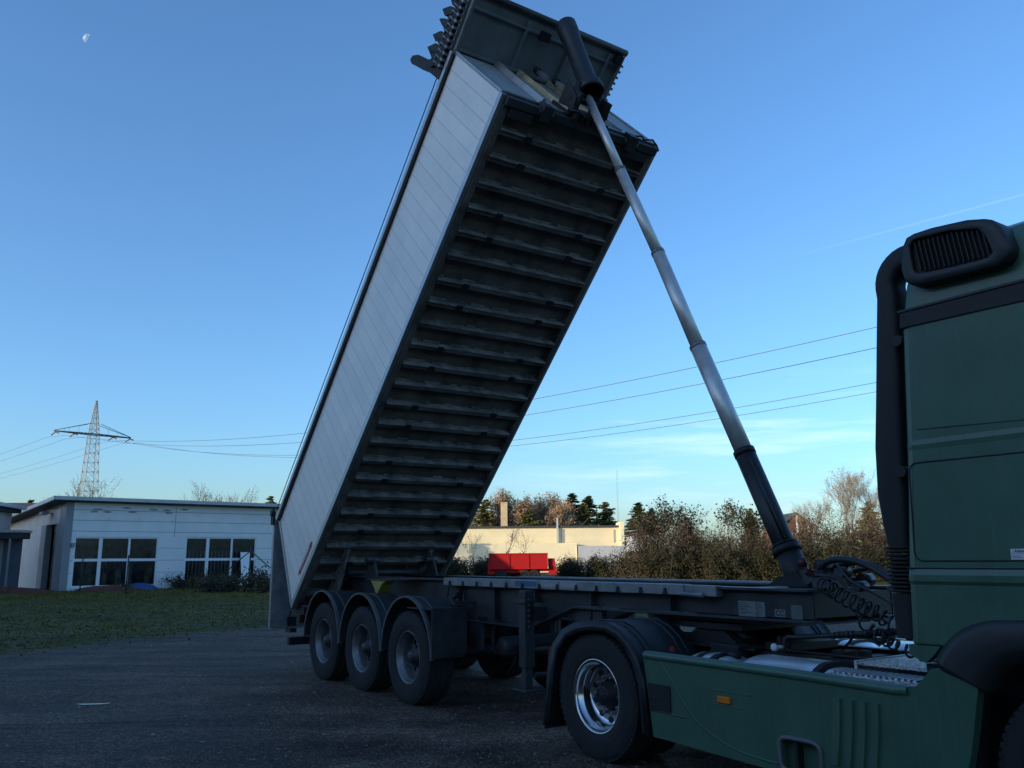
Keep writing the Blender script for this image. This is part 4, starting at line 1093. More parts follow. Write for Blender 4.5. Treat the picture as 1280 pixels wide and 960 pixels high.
# ribbed tread plate ahead of the tank, and the perforated catwalk behind the cab
tp = MB(); tp.box(8.42, 9.04, -1.17, -0.93, 0.905, 0.930); 
for k in range(15): tp.box(8.44 + k * 0.04, 8.46 + k * 0.04, -1.16, -0.94, 0.930, 0.944)
tp.build('tread_plate', M_checker, tractor)
tp = MB()
x0, x1, y0, y1 = 8.46, 9.0, -0.90, -0.22
nx_, ny_ = 14, 13
for j in range(ny_):
    ya = y0 + (y1 - y0) * j / ny_; yb = y0 + (y1 - y0) * (j + 0.42) / ny_
    tp.box(x0, x1, ya, yb, 0.965, 0.985)
for i in range(nx_ + 1):
    xa = x0 + (x1 - x0) * i / nx_ - 0.006
    tp.box(xa, xa + 0.013, y0, y1, 0.962, 0.982)
tp.box(x0 - 0.02, x0, y0 - 0.01, y1 + 0.01, 0.93, 0.99); tp.box(x1, x1 + 0.02, y0 - 0.01, y1 + 0.01, 0.93, 0.99)
tp.build('catwalk', M_checker, tractor)
tp = MB(); tp.box(8.75, 9.05, -0.9, 0.9, 0.80, 0.94); tp.build('battery_box', M_blackdeep, tractor, bevel=0.01)

# ---- cab
def cab_section(z):
    """x of the rear wall, half width at height z"""
    xr_ = float(np.interp(z, [1.15, 1.55, 2.2, 3.05, 3.35, 3.50, 3.60], [9.05, 9.07, 9.13, 9.19, 9.24, 9.28, 9.45]))
    hw = float(np.interp(z, [1.15, 1.5, 2.3, 3.1, 3.30, 3.42, 3.50, 3.56, 3.60], [1.25, 1.25, 1.25, 1.25, 1.235, 1.20, 1.13, 1.0, 0.7]))
    xf_ = float(np.interp(z, [1.15, 1.6, 2.6, 3.3, 3.60], [11.42, 11.42, 11.28, 11.0, 10.7]))
    return xr_, hw, xf_
cb = MB()
zs = [1.16, 1.35, 1.50, 1.52, 1.555, 1.60, 2.0, 2.28, 2.31, 2.34, 2.7, 2.975, 3.05, 3.2, 3.30, 3.37, 3.42, 3.46, 3.50, 3.53, 3.56, 3.58, 3.60]
rc_ = 0.06
ring_n = 0; vs = []
for z in zs:
    xr_, hw, xf_ = cab_section(z)
    if 1.50 < z < 1.60: hw += 0.012
    if z in (2.31,): hw += 0.004
    pts = [(xr_, -(hw - rc_)), (xr_ + rc_ * 0.3, -(hw - rc_ * 0.3)), (xr_ + rc_, -hw), ((xr_ + xf_) / 2, -hw - 0.004), (xf_ - 0.35, -hw), (xf_ - 0.1, -hw + 0.1), (xf_, -hw + 0.35),
           (xf_, hw - 0.35), (xf_ - 0.1, hw - 0.1), (xf_ - 0.35, hw), ((xr_ + xf_) / 2, hw + 0.004), (xr_ + rc_, hw), (xr_ + rc_ * 0.3, hw - rc_ * 0.3), (xr_, hw - rc_)]
    ring_n = len(pts); vs += [(x, y, z) for x, y in pts]
fs = [(i * ring_n + j, i * ring_n + (j + 1) % ring_n, (i + 1) * ring_n + (j + 1) % ring_n, (i + 1) * ring_n + j) for i in range(len(zs) - 1) for j in range(ring_n)]
fs += [tuple(range(ring_n))[::-1], tuple((len(zs) - 1) * ring_n + j for j in range(ring_n))]
cb.add(vs, fs, 0, False)
cab = recalc(cb.build('cab', M_green, tractor, bevel=0.012))
# lower corner between cab floor and wheel arch
for s_ in (-1, 1):
    lc = MB(); yy = sorted((s_ * 1.247, s_ * 1.18))
    pts = [(9.05, 1.158), (9.05, 1.10), (9.14, 1.06), (9.19, 1.10), (9.24, 1.158)]
    lc.prism(pts, *yy); recalc(lc.build('cab_skirt', M_green, tractor))
    # wheel arch: wide black lip around the steer wheel
    wa = MB()
    a_pts = catm([(9.20, 0, 1.075), (9.25, 0, 1.15), (9.34, 0, 1.24), (9.46, 0, 1.30), (9.60, 0, 1.325), (9.97, 0, 1.33), (10.4, 0, 1.30), (10.6, 0, 1.1), (10.66, 0, 0.9)], 4)
    b_pts = catm([(9.475, 0, 0.94), (9.50, 0, 0.985), (9.55, 0, 1.04), (9.64, 0, 1.095), (9.80, 0, 1.15), (9.97, 0, 1.165), (10.25, 0, 1.12), (10.45, 0, 1.0), (10.52, 0, 0.9)], 4)
    n_ = len(a_pts); V = []
    for A1, B1 in zip(a_pts, b_pts):
        x, z, x2, z2 = A1.x, A1.z, B1.x, B1.z
        V += [(x, s_ * 1.250, z), ((x * 0.8 + x2 * 0.2), s_ * 1.278, z * 0.8 + z2 * 0.2), ((x * 0.3 + x2 * 0.7), s_ * 1.272, z * 0.3 + z2 * 0.7), (x2, s_ * 1.262, z2), (x2, s_ * 0.85, z2), (x, s_ * 0.85, z)]
    wa.add(V, [(i * 6 + j, i * 6 + (j + 1) % 6, (i + 1) * 6 + (j + 1) % 6, (i + 1) * 6 + j) for i in range(n_ - 1) for j in range(6)] + [(0, 1, 2, 3, 4, 5), tuple((n_ - 1) * 6 + j for j in range(6))[::-1]], 0, True)
    recalc(wa.build('wheel_arch', M_black, tractor))
    wb = MB(); wb.box(9.10, 9.36, *sorted((s_ * 1.17, s_ * 0.80)), 0.35, 1.05); wb.build('arch_liner', M_blackdeep, tractor)
    bd = MB(); bd.prism([(9.21, 3.125), (9.20, 3.03), (9.98, 3.02), (11.0, 2.97), (11.0, 3.11), (9.98, 3.125)], *sorted((s_ * 1.20, s_ * 1.262)))
    recalc(bd.build('roof_band', M_blackdeep, cab, bevel=0.004))
    bd = MB(); bd.box(9.20, 11.0, *sorted((s_ * 1.246, s_ * 1.268)), 3.128, 3.142); bd.build('band_trim', M_black, cab)
    # locker flap outline: dark rounded joint
    x0_, x1_, z0_, z1_ = 9.145, 10.10, 1.635, 2.205
    lp_ = []
    for (cx, cz, a0) in ((x1_ - .05, z1_ - .05, 0), (x0_ + .05, z1_ - .05, 90), (x0_ + .05, z0_ + .05, 180), (x1_ - .05, z0_ + .05, 270)):
        for k in range(5):
            a = R(a0 + 22.5 * k); lp_.append((cx + .05 * math.cos(a) + (0.02 if cz > 2 and a0 in (90,) else 0), s_ * 1.2525, cz + .05 * math.sin(a)))
    jt = MB(); jt.tube(lp_, 0.0045, 6, closed=True); jt.build('locker_joint', M_blackdeep, cab)
    jt = MB(); jt.tube([(10.0, s_ * 1.2545, 2.26), (9.99, s_ * 1.2545, 3.02)], 0.004, 6); jt.tube([(9.09, s_ * 1.2515, 1.593), (10.6, s_ * 1.2555, 1.593)], 0.006, 6); jt.build('panel_joint', M_blackdeep, cab)
    # recessed pressing of the side panel (a thin raised sheet with rounded edge)
    rp_ = MB(); rp_.prism([(9.24, 2.40), (9.97, 2.37), (9.97, 2.90), (9.29, 2.93)], *sorted((s_ * 1.2515, s_ * 1.2575)))
    recalc(rp_.build('side_pressing', M_green, cab, bevel=0.004))
# windscreen, side window, door details on the unseen front
wg = MB(); wg.prism([(11.36, 1.95), (11.382, 1.95), (11.232, 2.75), (11.21, 2.75)], -0.86, 0.86); recalc(wg.build('windscreen', M_glass, cab))
for s_ in (-1, 1):
    wg = MB(); wg.box(10.35, 11.05, *sorted((s_ * 1.256, s_ * 1.262)), 2.0, 2.7); wg.build('side_window', M_glass, cab)
gl = MB(); gl.box(11.42, 11.435, -0.9, 0.9, 1.18, 1.72)
for k in range(4): gl.box(11.435, 11.455, -0.85, 0.85, 1.22 + k * 0.13, 1.29 + k * 0.13)
gl.build('grille', M_black, cab)
bm_ = MB(); bm_.box(11.0, 11.5, -1.24, 1.24, 0.35, 0.88); bm_.box(10.62, 11.42, -1.24, 1.24, 0.88, 1.158); bm_.build('bumper', M_green, tractor, bevel=0.03)
# pale info sticker near the frame edge
ls = MB(); ls.box(9.692, 9.80, -1.2572, -1.2562, 1.640, 1.697); ls_o = ls.build('info_sticker', M_white, cab)
text_mesh('sticker_text', 'Autow', 0.020, M_ink, ls_o, (9.739, -1.2577, 1.6845), (R(90), 0, 0), 0.25, 0.0002, 0.0006)
pr = MB(); pr.box(9.693, 9.80, -1.2577, -1.2573, 1.6735, 1.6750)
for k in range(2): pr.box(9.700, 9.700 + 0.05 - k * 0.012, -1.2577, -1.2573, 1.650 + k * 0.008, 1.6525 + k * 0.008)
pr.build('sticker_print', M_ink, ls_o)

# air intake riser (snorkel) behind the cab on the right, with bellows
sn = MB()
def sect(x0, x1, y0, y1, z, r=0.05):
    return [(a, b, z) for a, b in rrect(x0, x1, y0, y1, r, 4)]
secs = [(1.20, 8.90, 9.045), (1.47, 8.89, 9.045)]
def loft(mb, rings, mi=0):
    k_ = len(rings[0]); V = [p for r_ in rings for p in r_]
    mb.add(V, [(i * k_ + j, i * k_ + (j + 1) % k_, (i + 1) * k_ + (j + 1) % k_, (i + 1) * k_ + j) for i in range(len(rings) - 1) for j in range(k_)], mi, True)
    mb.add(rings[0], [tuple(range(k_))[::-1]], mi); mb.add(rings[-1], [tuple(range(k_))], mi)
YA, YB = -1.15, -0.97
loft(sn, [sect(8.895, 9.045, YA, YB, 1.18), sect(8.885, 9.045, YA, YB, 1.44)])
loft(sn, [sect(8.895, 9.045, YA, YB, 1.72), sect(8.875, 9.05, YA, YB, 1.84), sect(8.855, 9.06, YA, YB, 2.04), sect(8.868, 9.07, YA, YB, 2.34), sect(8.905, 9.09, YA, YB, 2.65),
          sect(8.945, 9.12, YA, YB, 3.0), sect(8.965, 9.125, YA, YB, 3.17), sect(8.98, 9.128, YA, YB, 3.30), sect(8.975, 9.122, YA, YB, 3.365)])
# elbow turning forward into the intake box: rings sweep from horizontal to vertical plane
rings = []
c0 = Vector((9.21, 0, 3.36)); 
for k in range(9):
    a = R(180 - 90 * k / 8)
    ri_, ro_ = 0.088, 0.235 + 0.01 * math.sin(R(90) * k / 8)
    ring = []
    for (q_, b) in rrect(ri_, ro_, YA, YB, 0.05, 4):
        ring.append((c0.x + q_ * math.cos(a), b, c0.z + q_ * math.sin(a)))
    rings.append(ring)
rings.append([(p[0] + 0.2, p[1], p[2]) for p in rings[-1]])
loft(sn, rings)
snk = recalc(sn.build('air_intake_riser', M_blackdeep, tractor))
be = MB(); prof = []
for k in range(12):
    z = 1.445 + k * 0.0235
    loft(be, [sect(8.898, 9.04, YA + .01, YB - .01, z), sect(8.872, 9.055, YA - .01, YB + .01, z + 0.008), sect(8.872, 9.055, YA - .01, YB + .01, z + 0.014), sect(8.898, 9.04, YA + .01, YB - .01, z + 0.022)])
recalc(be.build('bellows', M_blackdeep, snk))
bo = MB()
for z, x in ((2.98, 9.13), (2.17, 9.07)):
    bo.tube([(x, -1.19, z), (x, -1.15, z)], 0.035, 12); bo.box(x - 0.02, 9.2, -1.16, -1.10, z - 0.02, z + 0.02)
bo.build('riser_bracket', M_blackdeep, snk)
# intake box with louvres, sits on the cab's upper rear corner
ib_out = [(9.29, 3.42), (9.305, 3.50), (9.345, 3.575), (9.50, 3.575), (9.71, 3.553), (9.83, 3.52), (9.878, 3.465), (9.93, 3.33), (9.915, 3.255), (9.845, 3.228), (9.38, 3.243), (9.31, 3.275), (9.285, 3.36)]
ib = MB()
cxm = sum(p[0] for p in ib_out) / len(ib_out); czm = sum(p[1] for p in ib_out) / len(ib_out)
inner = [(9.365, 3.345), (9.355, 3.50), (9.385, 3.532), (9.60, 3.515), (9.765, 3.475), (9.80, 3.42), (9.83, 3.32), (9.815, 3.295), (9.60, 3.302), (9.395, 3.318)]
# shell: back outline larger, front outline; face ring between outline and louvre opening
N_ = 48
def resample(pl, n):
    pl = [Vector((p[0], p[1])) for p in pl] ; c = Vector((9.60, 3.41)); res_ = []
    for i in range(n):
        a = 2 * PI * i / n; d = Vector((math.cos(a), math.sin(a) )); best = 0
        for j in range(len(pl)):
            p, q2 = pl[j] - c, pl[(j + 1) % len(pl)] - c; e = q2 - p
            den = d.x * e.y - d.y * e.x
            if abs(den) < 1e-9: continue
            t = (p.x * e.y - p.y * e.x) / den; u = (p.x * d.y - p.y * d.x) / den
            if t > 0 and -1e-6 <= u <= 1 + 1e-6: best = max(best, t)
        res_.append((c.x + d.x * best, c.y + d.y * best))
    return res_
O1 = resample(ib_out, N_); I1 = resample(inner, N_)
def lerp2(A, B, t): return [(a[0] * (1 - t) + b[0] * t, a[1] * (1 - t) + b[1] * t) for a, b in zip(A, B)]
layers = [(O1, -1.10), (O1, -1.308), (lerp2(O1, I1, 0.05), -1.322), (lerp2(O1, I1, 0.16), -1.332), (lerp2(O1, I1, 0.86), -1.334), (lerp2(O1, I1, 0.96), -1.330), (I1, -1.322), (I1, -1.295)]
V = [(p[0], y, p[1]) for (rg_, y) in layers for p in rg_]
ib.add(V, [(i * N_ + j, i * N_ + (j + 1) % N_, (i + 1) * N_ + (j + 1) % N_, (i + 1) * N_ + j) for i in range(len(layers) - 1) for j in range(N_)], 0, True)
ib.add([(p[0], -1.295, p[1]) for p in I1], [tuple(range(N_))], 1)
ibo = recalc(ib.build('intake_box', [M_black, M_blackdeep], snk))
lv = MB()
for k in range(17):
    x = 9.372 + k * 0.0285
    zt = float(np.interp(x, [9.355, 9.385, 9.60, 9.765, 9.80, 9.84], [3.51, 3.528, 3.512, 3.472, 3.42, 3.33])) - 0.006
    zb = float(np.interp(x, [9.36, 9.395, 9.60, 9.82], [3.345, 3.322, 3.306, 3.298])) + 0.004
    x2 = x + 0.028
    V = [(x, -1.298, zt), (x + 0.014, -1.328, zt), (x + 0.018, -1.328, zt), (x + 0.008, -1.298, zt), (x2 - 0.004, -1.298, zb), (x2 + 0.010, -1.328, zb), (x2 + 0.014, -1.328, zb), (x2 + 0.004, -1.298, zb)]
    lv.add(V, [(0, 1, 2, 3), (7, 6, 5, 4), (0, 4, 5, 1), (1, 5, 6, 2), (2, 6, 7, 3), (3, 7, 4, 0)])
recalc(lv.build('louvre', M_fender, ibo))
# ================================================================== SURROUNDINGS
# ---- unseen hall to the left rear, added to throw the long shade over the yard
M_blocker = mat('blocker_cladding', (0.30, 0.31, 0.32), 0.6, 0, 0.12, 0.6)
nh = Vector((-0.5299, 0.8480, 0)); sh_ = Vector((math.sin(SUN_AZ), math.cos(SUN_AZ), 0))
BLOCKER_T = 30.0
def blocker_part(name, q0, q1, h, t0, t1, parent):
    b = MB(); base = []
    for (q_, t_) in ((q0, t0), (q1, t0), (q1, t1), (q0, t1)):
        p = nh * q_ + sh_ * t_; base.append((p.x, p.y))
    b.prism(base, -0.05, h, 'z')
    return recalc(b.build(name, M_blocker, parent))
blocker = empty('shade_blocker')
tag(blocker, 'unseen grey metal-clad hall standing beyond the left side of the yard', 'building')
blocker_part('tall_blocker', -45, 30, 15.2, BLOCKER_T, BLOCKER_T + 22, blocker)
blocker_part('low_blocker', 30.01, 74.0, 10.9, BLOCKER_T + 0.5, BLOCKER_T + 20, blocker)  # added lower part: shades the workshop, lets sun reach the red trailer
b = MB()
for k in range(14):
    q_ = -42 + k * 5.0; p = nh * q_ + sh_ * (BLOCKER_T - 0.03); p2 = nh * (q_ + 3.2) + sh_ * (BLOCKER_T - 0.03)
    b.add([(p.x, p.y, 4.0), (p2.x, p2.y, 4.0), (p2.x, p2.y, 6.2), (p.x, p.y, 6.2)], [(0, 1, 2, 3)])
b.build('window', M_glass, blocker)  # made-up glazing on the unseen sun blocker

# ---- white workshop on the left
M_wall = mat('white_render', (0.88, 0.86, 0.83), 0.8, 0, 0.06, 0.8, bump=0.05, bscale=8)
M_wallgrey = mat('grey_render', (0.30, 0.31, 0.32), 0.8, 0, 0.1, 1.2)
M_side = mat('pale_side_wall', (0.55, 0.55, 0.55), 0.8, 0, 0.08, 1.0)
M_frame = mat('white_frame', (0.85, 0.85, 0.85), 0.5, 0, 0.04, 3)
M_fascia = mat('pale_fascia', (0.55, 0.56, 0.56), 0.5, 0, 0.08, 2)
M_dark = mat('dark_soffit', (0.05, 0.055, 0.06), 0.8)
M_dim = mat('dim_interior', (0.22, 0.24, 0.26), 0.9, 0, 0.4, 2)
WA = R(40)
M_pane = bpy.data.materials.new('clear_pane'); M_pane.use_nodes = True; t_ = M_pane.node_tree; t_.nodes.clear()
o_ = t_.nodes.new('ShaderNodeOutputMaterial'); mxs = t_.nodes.new('ShaderNodeMixShader'); trn = t_.nodes.new('ShaderNodeBsdfTransparent'); gls = t_.nodes.new('ShaderNodeBsdfGlossy'); gls.inputs['Roughness'].default_value = 0.05
mxs.inputs[0].default_value = 0.035; gls.inputs['Color'].default_value = (0.35, 0.55, 0.85, 1); trn.inputs[0].default_value = (0.75, 0.77, 0.78, 1); t_.links.new(trn.outputs[0], mxs.inputs[1]); t_.links.new(gls.outputs[0], mxs.inputs[2]); t_.links.new(mxs.outputs[0], o_.inputs[0])
ws = empty('workshop_building', (-26.02, 50.0, 0), WA)
tag(ws, 'low white workshop with two big six-pane windows and a sloping roof', 'building')
# local x along the front, y to the back.  Openings are left open between wall panels.
w1, w2 = (0.62, 5.35, 0.20, 3.10), (7.05, 11.68, 0.20, 3.14)
b = MB(); d = 0.25
b.box(0.42, 20, 0, d, 3.14, 5.10)
b.box(0.42, w1[0], 0, d, -0.1, 3.14); b.box(w1[1], w2[0], 0, d, -0.1, 3.14); b.box(w2[1], 20, 0, d, -0.1, 3.14)
b.box(w1[0], w1[1], 0, d, -0.1, w1[2]); b.box(w2[0], w2[1], 0, d, -0.1, w2[2]); b.box(w1[0], w1[1], 0, d, 3.10, 3.14)
wall = b.build('wall', M_wall, ws)
b = MB()      # panel joints, real recess lines as thin dark strips 3 mm proud
for z in (4.66, 4.05, 3.42): b.box(0.42, 20, -0.006, -0.003, z, z + 0.03)
for z in (2.45, 1.72, 1.0):
    for (a_, c_) in ((0.42, w1[0] - 0.05), (w1[1] + 0.05, w2[0] - 0.05), (w2[1] + 0.05, 20)): b.box(a_, c_, -0.006, -0.003, z, z + 0.025)
b.box(6.30, 6.33, -0.006, -0.003, 3.14, 5.0)
b.build('panel_joint', M_wallgrey, wall)
b = MB()
rs_ = random.Random(5)
for k in range(9):
    x = rs_.uniform(1.5, 7.0); z = 4.62 + rs_.uniform(-0.05, 0.25)
    n_ = 10; b.add([(x + (0.16 + rs_.uniform(0, .2)) * math.cos(2 * PI * j / n_), -0.0075, z + 0.05 * math.sin(2 * PI * j / n_) * rs_.uniform(.6, 1.4)) for j in range(n_)], [tuple(range(n_))])
for x in (2.4, 4.1, 6.1): b.box(x, x + 0.02, -0.008, -0.007, 4.05, 4.05 + rs_.uniform(0.1, 0.3))
b.build('damp_stain', mat('stain', (0.33, 0.35, 0.36), 0.9), wall)
for wi, (x0, x1, z0, z1) in enumerate((w1, w2)):
    b = MB(); t = 0.13; zm = 1.69 if wi == 0 else 1.68
    b.box(x0, x1, 0.05, 0.12, z0, z0 + t * .8); b.box(x0, x1, 0.05, 0.12, z1 - t * .6, z1); b.box(x0, x1, 0.05, 0.12, zm, zm + t * 1.2)
    xsx = [x0, x0 + (x1 - x0) * 0.285, x0 + (x1 - x0) * 0.635, x1 - t * .5]
    for i, x in enumerate(xsx): b.box(x, x + t * (1.5 if i == 1 else 0.9 if i == 2 else 0.6), 0.045, 0.125, z0, z1)
    o = b.build('window', M_frame, ws)
    b = MB(); b.box(x0, x1, 0.085, 0.095, z0, z1); b.build('pane', M_pane, o)
    b = MB(); b.box(x0 - 0.02, x1 + 0.02, -0.06, 0.05, z0 - 0.05, z0); b.build('sill', M_frame, o)
# things seen dimly behind the panes
b = MB(); rs_ = random.Random(2)
for k in range(14):
    x = 0.9 + k * 0.76 + rs_.uniform(-.2, .2); b.box(x, x + rs_.uniform(0.04, 0.45), 0.5 + 0.02 * k, 0.7 + 0.02 * k, -0.05, rs_.uniform(0.9, 2.4))
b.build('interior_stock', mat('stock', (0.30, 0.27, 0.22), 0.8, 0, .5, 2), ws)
b = MB()
for k in range(16): b.tube([(7.4 + k * 0.24, 1.0, 0), (7.45 + k * 0.24, 1.02, 2.3)], 0.03, 5)
b.build('stacked_pipe', M_side, ws)
b = MB()      # left return: pillar, wall with tall opening, gable line falling to the back
b.box(0.0, 0.42, -0.05, 0.30, -0.1, 5.10)
b.box(0.0, 0.30, 0.30, 1.35, -0.1, 5.10)
b.build('corner_pillar', M_wallgrey, ws)
b = MB()
def zt_(k): return 5.12 - 0.0465 * k
b.prism([(1.35, -0.1), (2.15, -0.1), (2.15, 3.92), (1.35, 3.92)], 0.06, 0.2, 'x', 1)
b.prism([(1.35, 3.921), (5.9, 3.921), (5.9, zt_(5.9)), (1.35, zt_(1.35))], 0.02, 0.2, 'x')
b.prism([(5.9, -0.1), (20, -0.1), (20, zt_(20)), (5.9, zt_(5.9))], 0.02, 0.2, 'x')
b.prism([(4.6, -0.1), (5.9, -0.1), (5.9, 3.92), (4.6, 3.92)], 0.0, 0.35, 'x', 1)
recalc(b.build('side_wall', [M_side, M_wallgrey], ws))
b = MB(); b.box(0.25, 20, 19.7, 20, -0.1, 4.3); b.box(19.7, 20, 0.25, 19.7, -0.1, 5.0); b.build('rear_wall', M_side, ws)
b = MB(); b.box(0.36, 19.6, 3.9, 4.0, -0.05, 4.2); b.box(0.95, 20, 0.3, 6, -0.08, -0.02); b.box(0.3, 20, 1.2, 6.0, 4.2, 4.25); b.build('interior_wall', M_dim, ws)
b = MB()      # roof slab with fascia
b.add([(-0.75, -0.55, 5.14), (20.3, -0.55, 5.14), (20.3, 20.5, 4.22), (-0.75, 20.5, 4.22), (-0.75, -0.55, 5.36), (20.3, -0.55, 5.36), (20.3, 20.5, 4.50), (-0.75, 20.5, 4.50)],
      [(0, 3, 2, 1), (4, 5, 6, 7), (0, 1, 5, 4), (1, 2, 6, 5), (2, 3, 7, 6), (3, 0, 4, 7)])
rf = recalc(b.build('roof', M_dark, ws))
b = MB(); b.box(-0.80, 20.3, -0.60, -0.552, 5.19, 5.40)
b.add([(-0.80, -0.60, 5.19), (-0.80, 20.5, 4.30), (-0.80, 20.5, 4.53), (-0.80, -0.60, 5.40), (-0.752, -0.60, 5.19), (-0.752, 20.5, 4.30), (-0.752, 20.5, 4.53), (-0.752, -0.60, 5.40)],
      [(0, 1, 2, 3), (4, 7, 6, 5), (0, 4, 5, 1), (3, 2, 6, 7), (1, 5, 6, 2), (0, 3, 7, 4)])
recalc(b.build('fascia', M_fascia, rf))
b = MB(); b.box(2.9, 3.0, 2.3, 3.6, 3.70, 3.78)
Mlamp = bpy.data.materials.new('tube_lamp'); Mlamp.use_nodes = True; pb = Mlamp.node_tree.nodes['Principled BSDF']; pb.inputs['Emission Color'].default_value = (1, 0.98, 0.9, 1); pb.inputs['Emission Strength'].default_value = 1.6
bb = MB(); bb.box(0.95, 1.05, 1.9, 3.6, 3.70, 3.80); bb.build('strip_light', Mlamp, ws)
b = MB(); b.box(-0.35, 0.0, 3.2, 3.3, 4.55, 4.62); b.box(-0.6, -0.25, 3.1, 3.9, 4.5, 4.68); b.box(0.44, 0.62, -0.2, -0.02, 2.55, 2.75); b.build('wall_lamp', M_wallgrey, ws)
# leaning ladder and goods in the opening
ld = MB()
for y in (3.3, 3.62): ld.tube([(0.75, y, 0.0), (0.5, y - 0.9, 3.0)], 0.03, 6)
for k in range(9): t = (k + .5) / 9; ld.tube([(0.75 - .25 * t, 3.3 - .9 * t, 3 * t), (0.75 - .25 * t, 3.62 - .9 * t, 3 * t)], 0.02, 6)
o = ld.build('ladder', M_alu_dull); o.location = ws.location; o.rotation_euler = ws.rotation_euler
tag(o, 'narrow metal ladder leaning inside the tall doorway of the white workshop', 'ladder')

def wsp(x, y, z=0):
    c_, s_ = math.cos(WA), math.sin(WA); return (-26.02 + x * c_ - y * s_, 50.0 + x * s_ + y * c_, z)
# white board leaning at the second window, blue tarp bundle, brick heap
b = MB(); b.prism([(-0.1, 0.0), (-0.06, 0.0), (0.32, 1.75), (0.28, 1.75)], 0, 0.62, 'x')
o = recalc(b.build('white_board', M_frame)); o.location = wsp(10.45, -0.75, 0.45); o.rotation_euler = (0, 0, WA)
tag(o, 'white board leaning upright in front of the right workshop window', 'board')
b = MB(); b.box(0, 1.1, 0, 0.5, 0, 0.5); b.box(0.15, 0.9, 0.05, 0.45, 0.5, 0.62)
o = b.build('white_crate', M_frame, bevel=0.03); o.location = wsp(10.2, -1.25, 0.05); o.rotation_euler = (0, 0, WA)
tag(o, 'white crate on the ground under the leaning white board', 'crate')
def lump(name, sx, sy, sz, m, seed, loc, rz=0):
    rs = np.random.default_rng(seed); b = MB(); n1, n2 = 18, 8; V = []
    for i in range(n2 + 1):
        ph = PI / 2 * i / n2
        for j in range(n1):
            a = 2 * PI * j / n1; k = 1 + 0.18 * math.sin(3 * a + seed) * math.cos(ph) + rs.uniform(-0.07, 0.07)
            V.append((sx * math.cos(ph) * math.cos(a) * k, sy * math.cos(ph) * math.sin(a) * k, sz * math.sin(ph) * (1 + rs.uniform(-.1, .1))))
    b.add(V, [(i * n1 + j, i * n1 + (j + 1) % n1, (i + 1) * n1 + (j + 1) % n1, (i + 1) * n1 + j) for i in range(n2) for j in range(n1)], 0, True)
    o = b.build(name, m); o.location = loc; o.rotation_euler = (0, 0, rz); return o
tag(lump('tarp_bundle', 1.05, 0.4, 0.42, mat('blue_tarp', (0.03, 0.10, 0.28), 0.5, 0, .3, 5), 4, wsp(4.2, -0.9, -0.02), WA), 'low blue tarpaulin bundle lying under the left workshop window', 'tarp')
M_brick = mat('brick_heap', (0.16, 0.055, 0.035), 0.9, 0, 0.35, 6, bump=0.3, bscale=14)
tag(lump('brick_heap', 1.9, 0.7, 0.34, M_brick, 8, wsp(1.9, -1.9, -0.02), WA), 'low heap of red-brown bricks below the left workshop window', 'rubble')
tag(lump('brick_heap', 3.6, 0.9, 0.38, M_brick, 9, (-28.8, 47.6, -0.02), R(5)), 'long heap of red-brown bricks in front of the tall doorway', 'rubble')

# posts of the old fence before the workshop
M_post = mat('rusty_post', (0.035, 0.035, 0.035), 0.7)
for k, (p, h_, lab) in enumerate((((-23.6, 47.6, 0), 2.15, 'dark steel fence post standing by the left workshop window'),
                                  ((-19.95, 45.0, 0), 2.0, 'dark steel fence post before the middle of the left workshop window'))):
    b = MB(); b.tube([(0, 0, 0), (0.02, 0, h_)], 0.035, 6); b.tube([(0, 0, h_ - 0.02), (0.0, 0, h_)], 0.045, 6)
    o = b.build('fence_post', M_post); o.location = p; tag(o, lab, 'post', 'posts of the old fence')
b = MB(); b.tube([(0, 0, 0), (0, 0, 2.45)], 0.04, 6); b.tube([(-1.7, 0.6, 0.9), (0, 0, 2.2)], 0.03, 6); b.tube([(1.2, -0.4, 1.3), (0, 0, 2.2)], 0.03, 6)
o = b.build('braced_post', M_post); o.location = (-14.6, 48.2, 0); tag(o, 'dark fence post with two slanting braces near the tailgate of the trailer', 'post', 'posts of the old fence')

# ---- shed and lean-to at the left frame edge
M_shedblue = mat('blue_grey_sheet', (0.13, 0.16, 0.20), 0.6, 0, 0.1, 1.5)
sh2 = empty('garden_shed', (-29.4, 46.5, 0), R(12))
tag(sh2, 'pale shed with an overhanging flat roof at the left frame edge', 'building')
b = MB(); b.box(-6, 0.45, 0, 5, -0.05, 4.55); b.build('wall', M_side, sh2)
b = MB(); b.box(-6.5, 1.1, -0.5, 5.4, 4.78, 4.98); rf = b.build('roof', M_fascia, sh2); b = MB(); b.box(-6.4, 0.85, -0.35, 5.3, 4.56, 4.778); b.build('soffit', M_dark, rf)
lt = empty('lean_to', (-28.9, 49.6, 0), R(8))
tag(lt, 'blue-grey lean-to with a dark flat canopy between the shed and the tall doorway', 'building')
b = MB(); b.box(-3.5, 0.2, 1.2, 1.35, -0.05, 3.0); b.build('wall', M_shedblue, lt)
b = MB(); b.box(-3.6, 0.62, -0.2, 1.5, 3.36, 3.50); rf = b.build('roof', M_fascia, lt); b = MB(); b.box(-3.5, 0.55, -0.1, 1.45, 3.0, 3.358); b.build('lintel', M_dark, rf)
b = MB(); b.box(0.02, 0.12, -0.1, 0.0, -0.05, 3.0); b.build('post', M_wallgrey, lt)
tr_ = empty('garden_trolley', (-28.6, 46.0, 0), R(8))
tag(tr_, 'pale two-legged table frame standing before the blue-grey lean-to', 'table')
b = MB(); b.box(-1.4, 0.65, 0, 0.5, 1.62, 1.78); b.build('top', M_fascia, tr_)
for x in (-1.2, 0.45): b = MB(); b.box(x, x + 0.12, 0.1, 0.3, 0, 1.62); b.build('leg', M_side, tr_)
b = MB(); b.box(0.2, 0.6, 0.1, 0.3, 1.78, 2.05); b.build('hood', M_side, tr_)
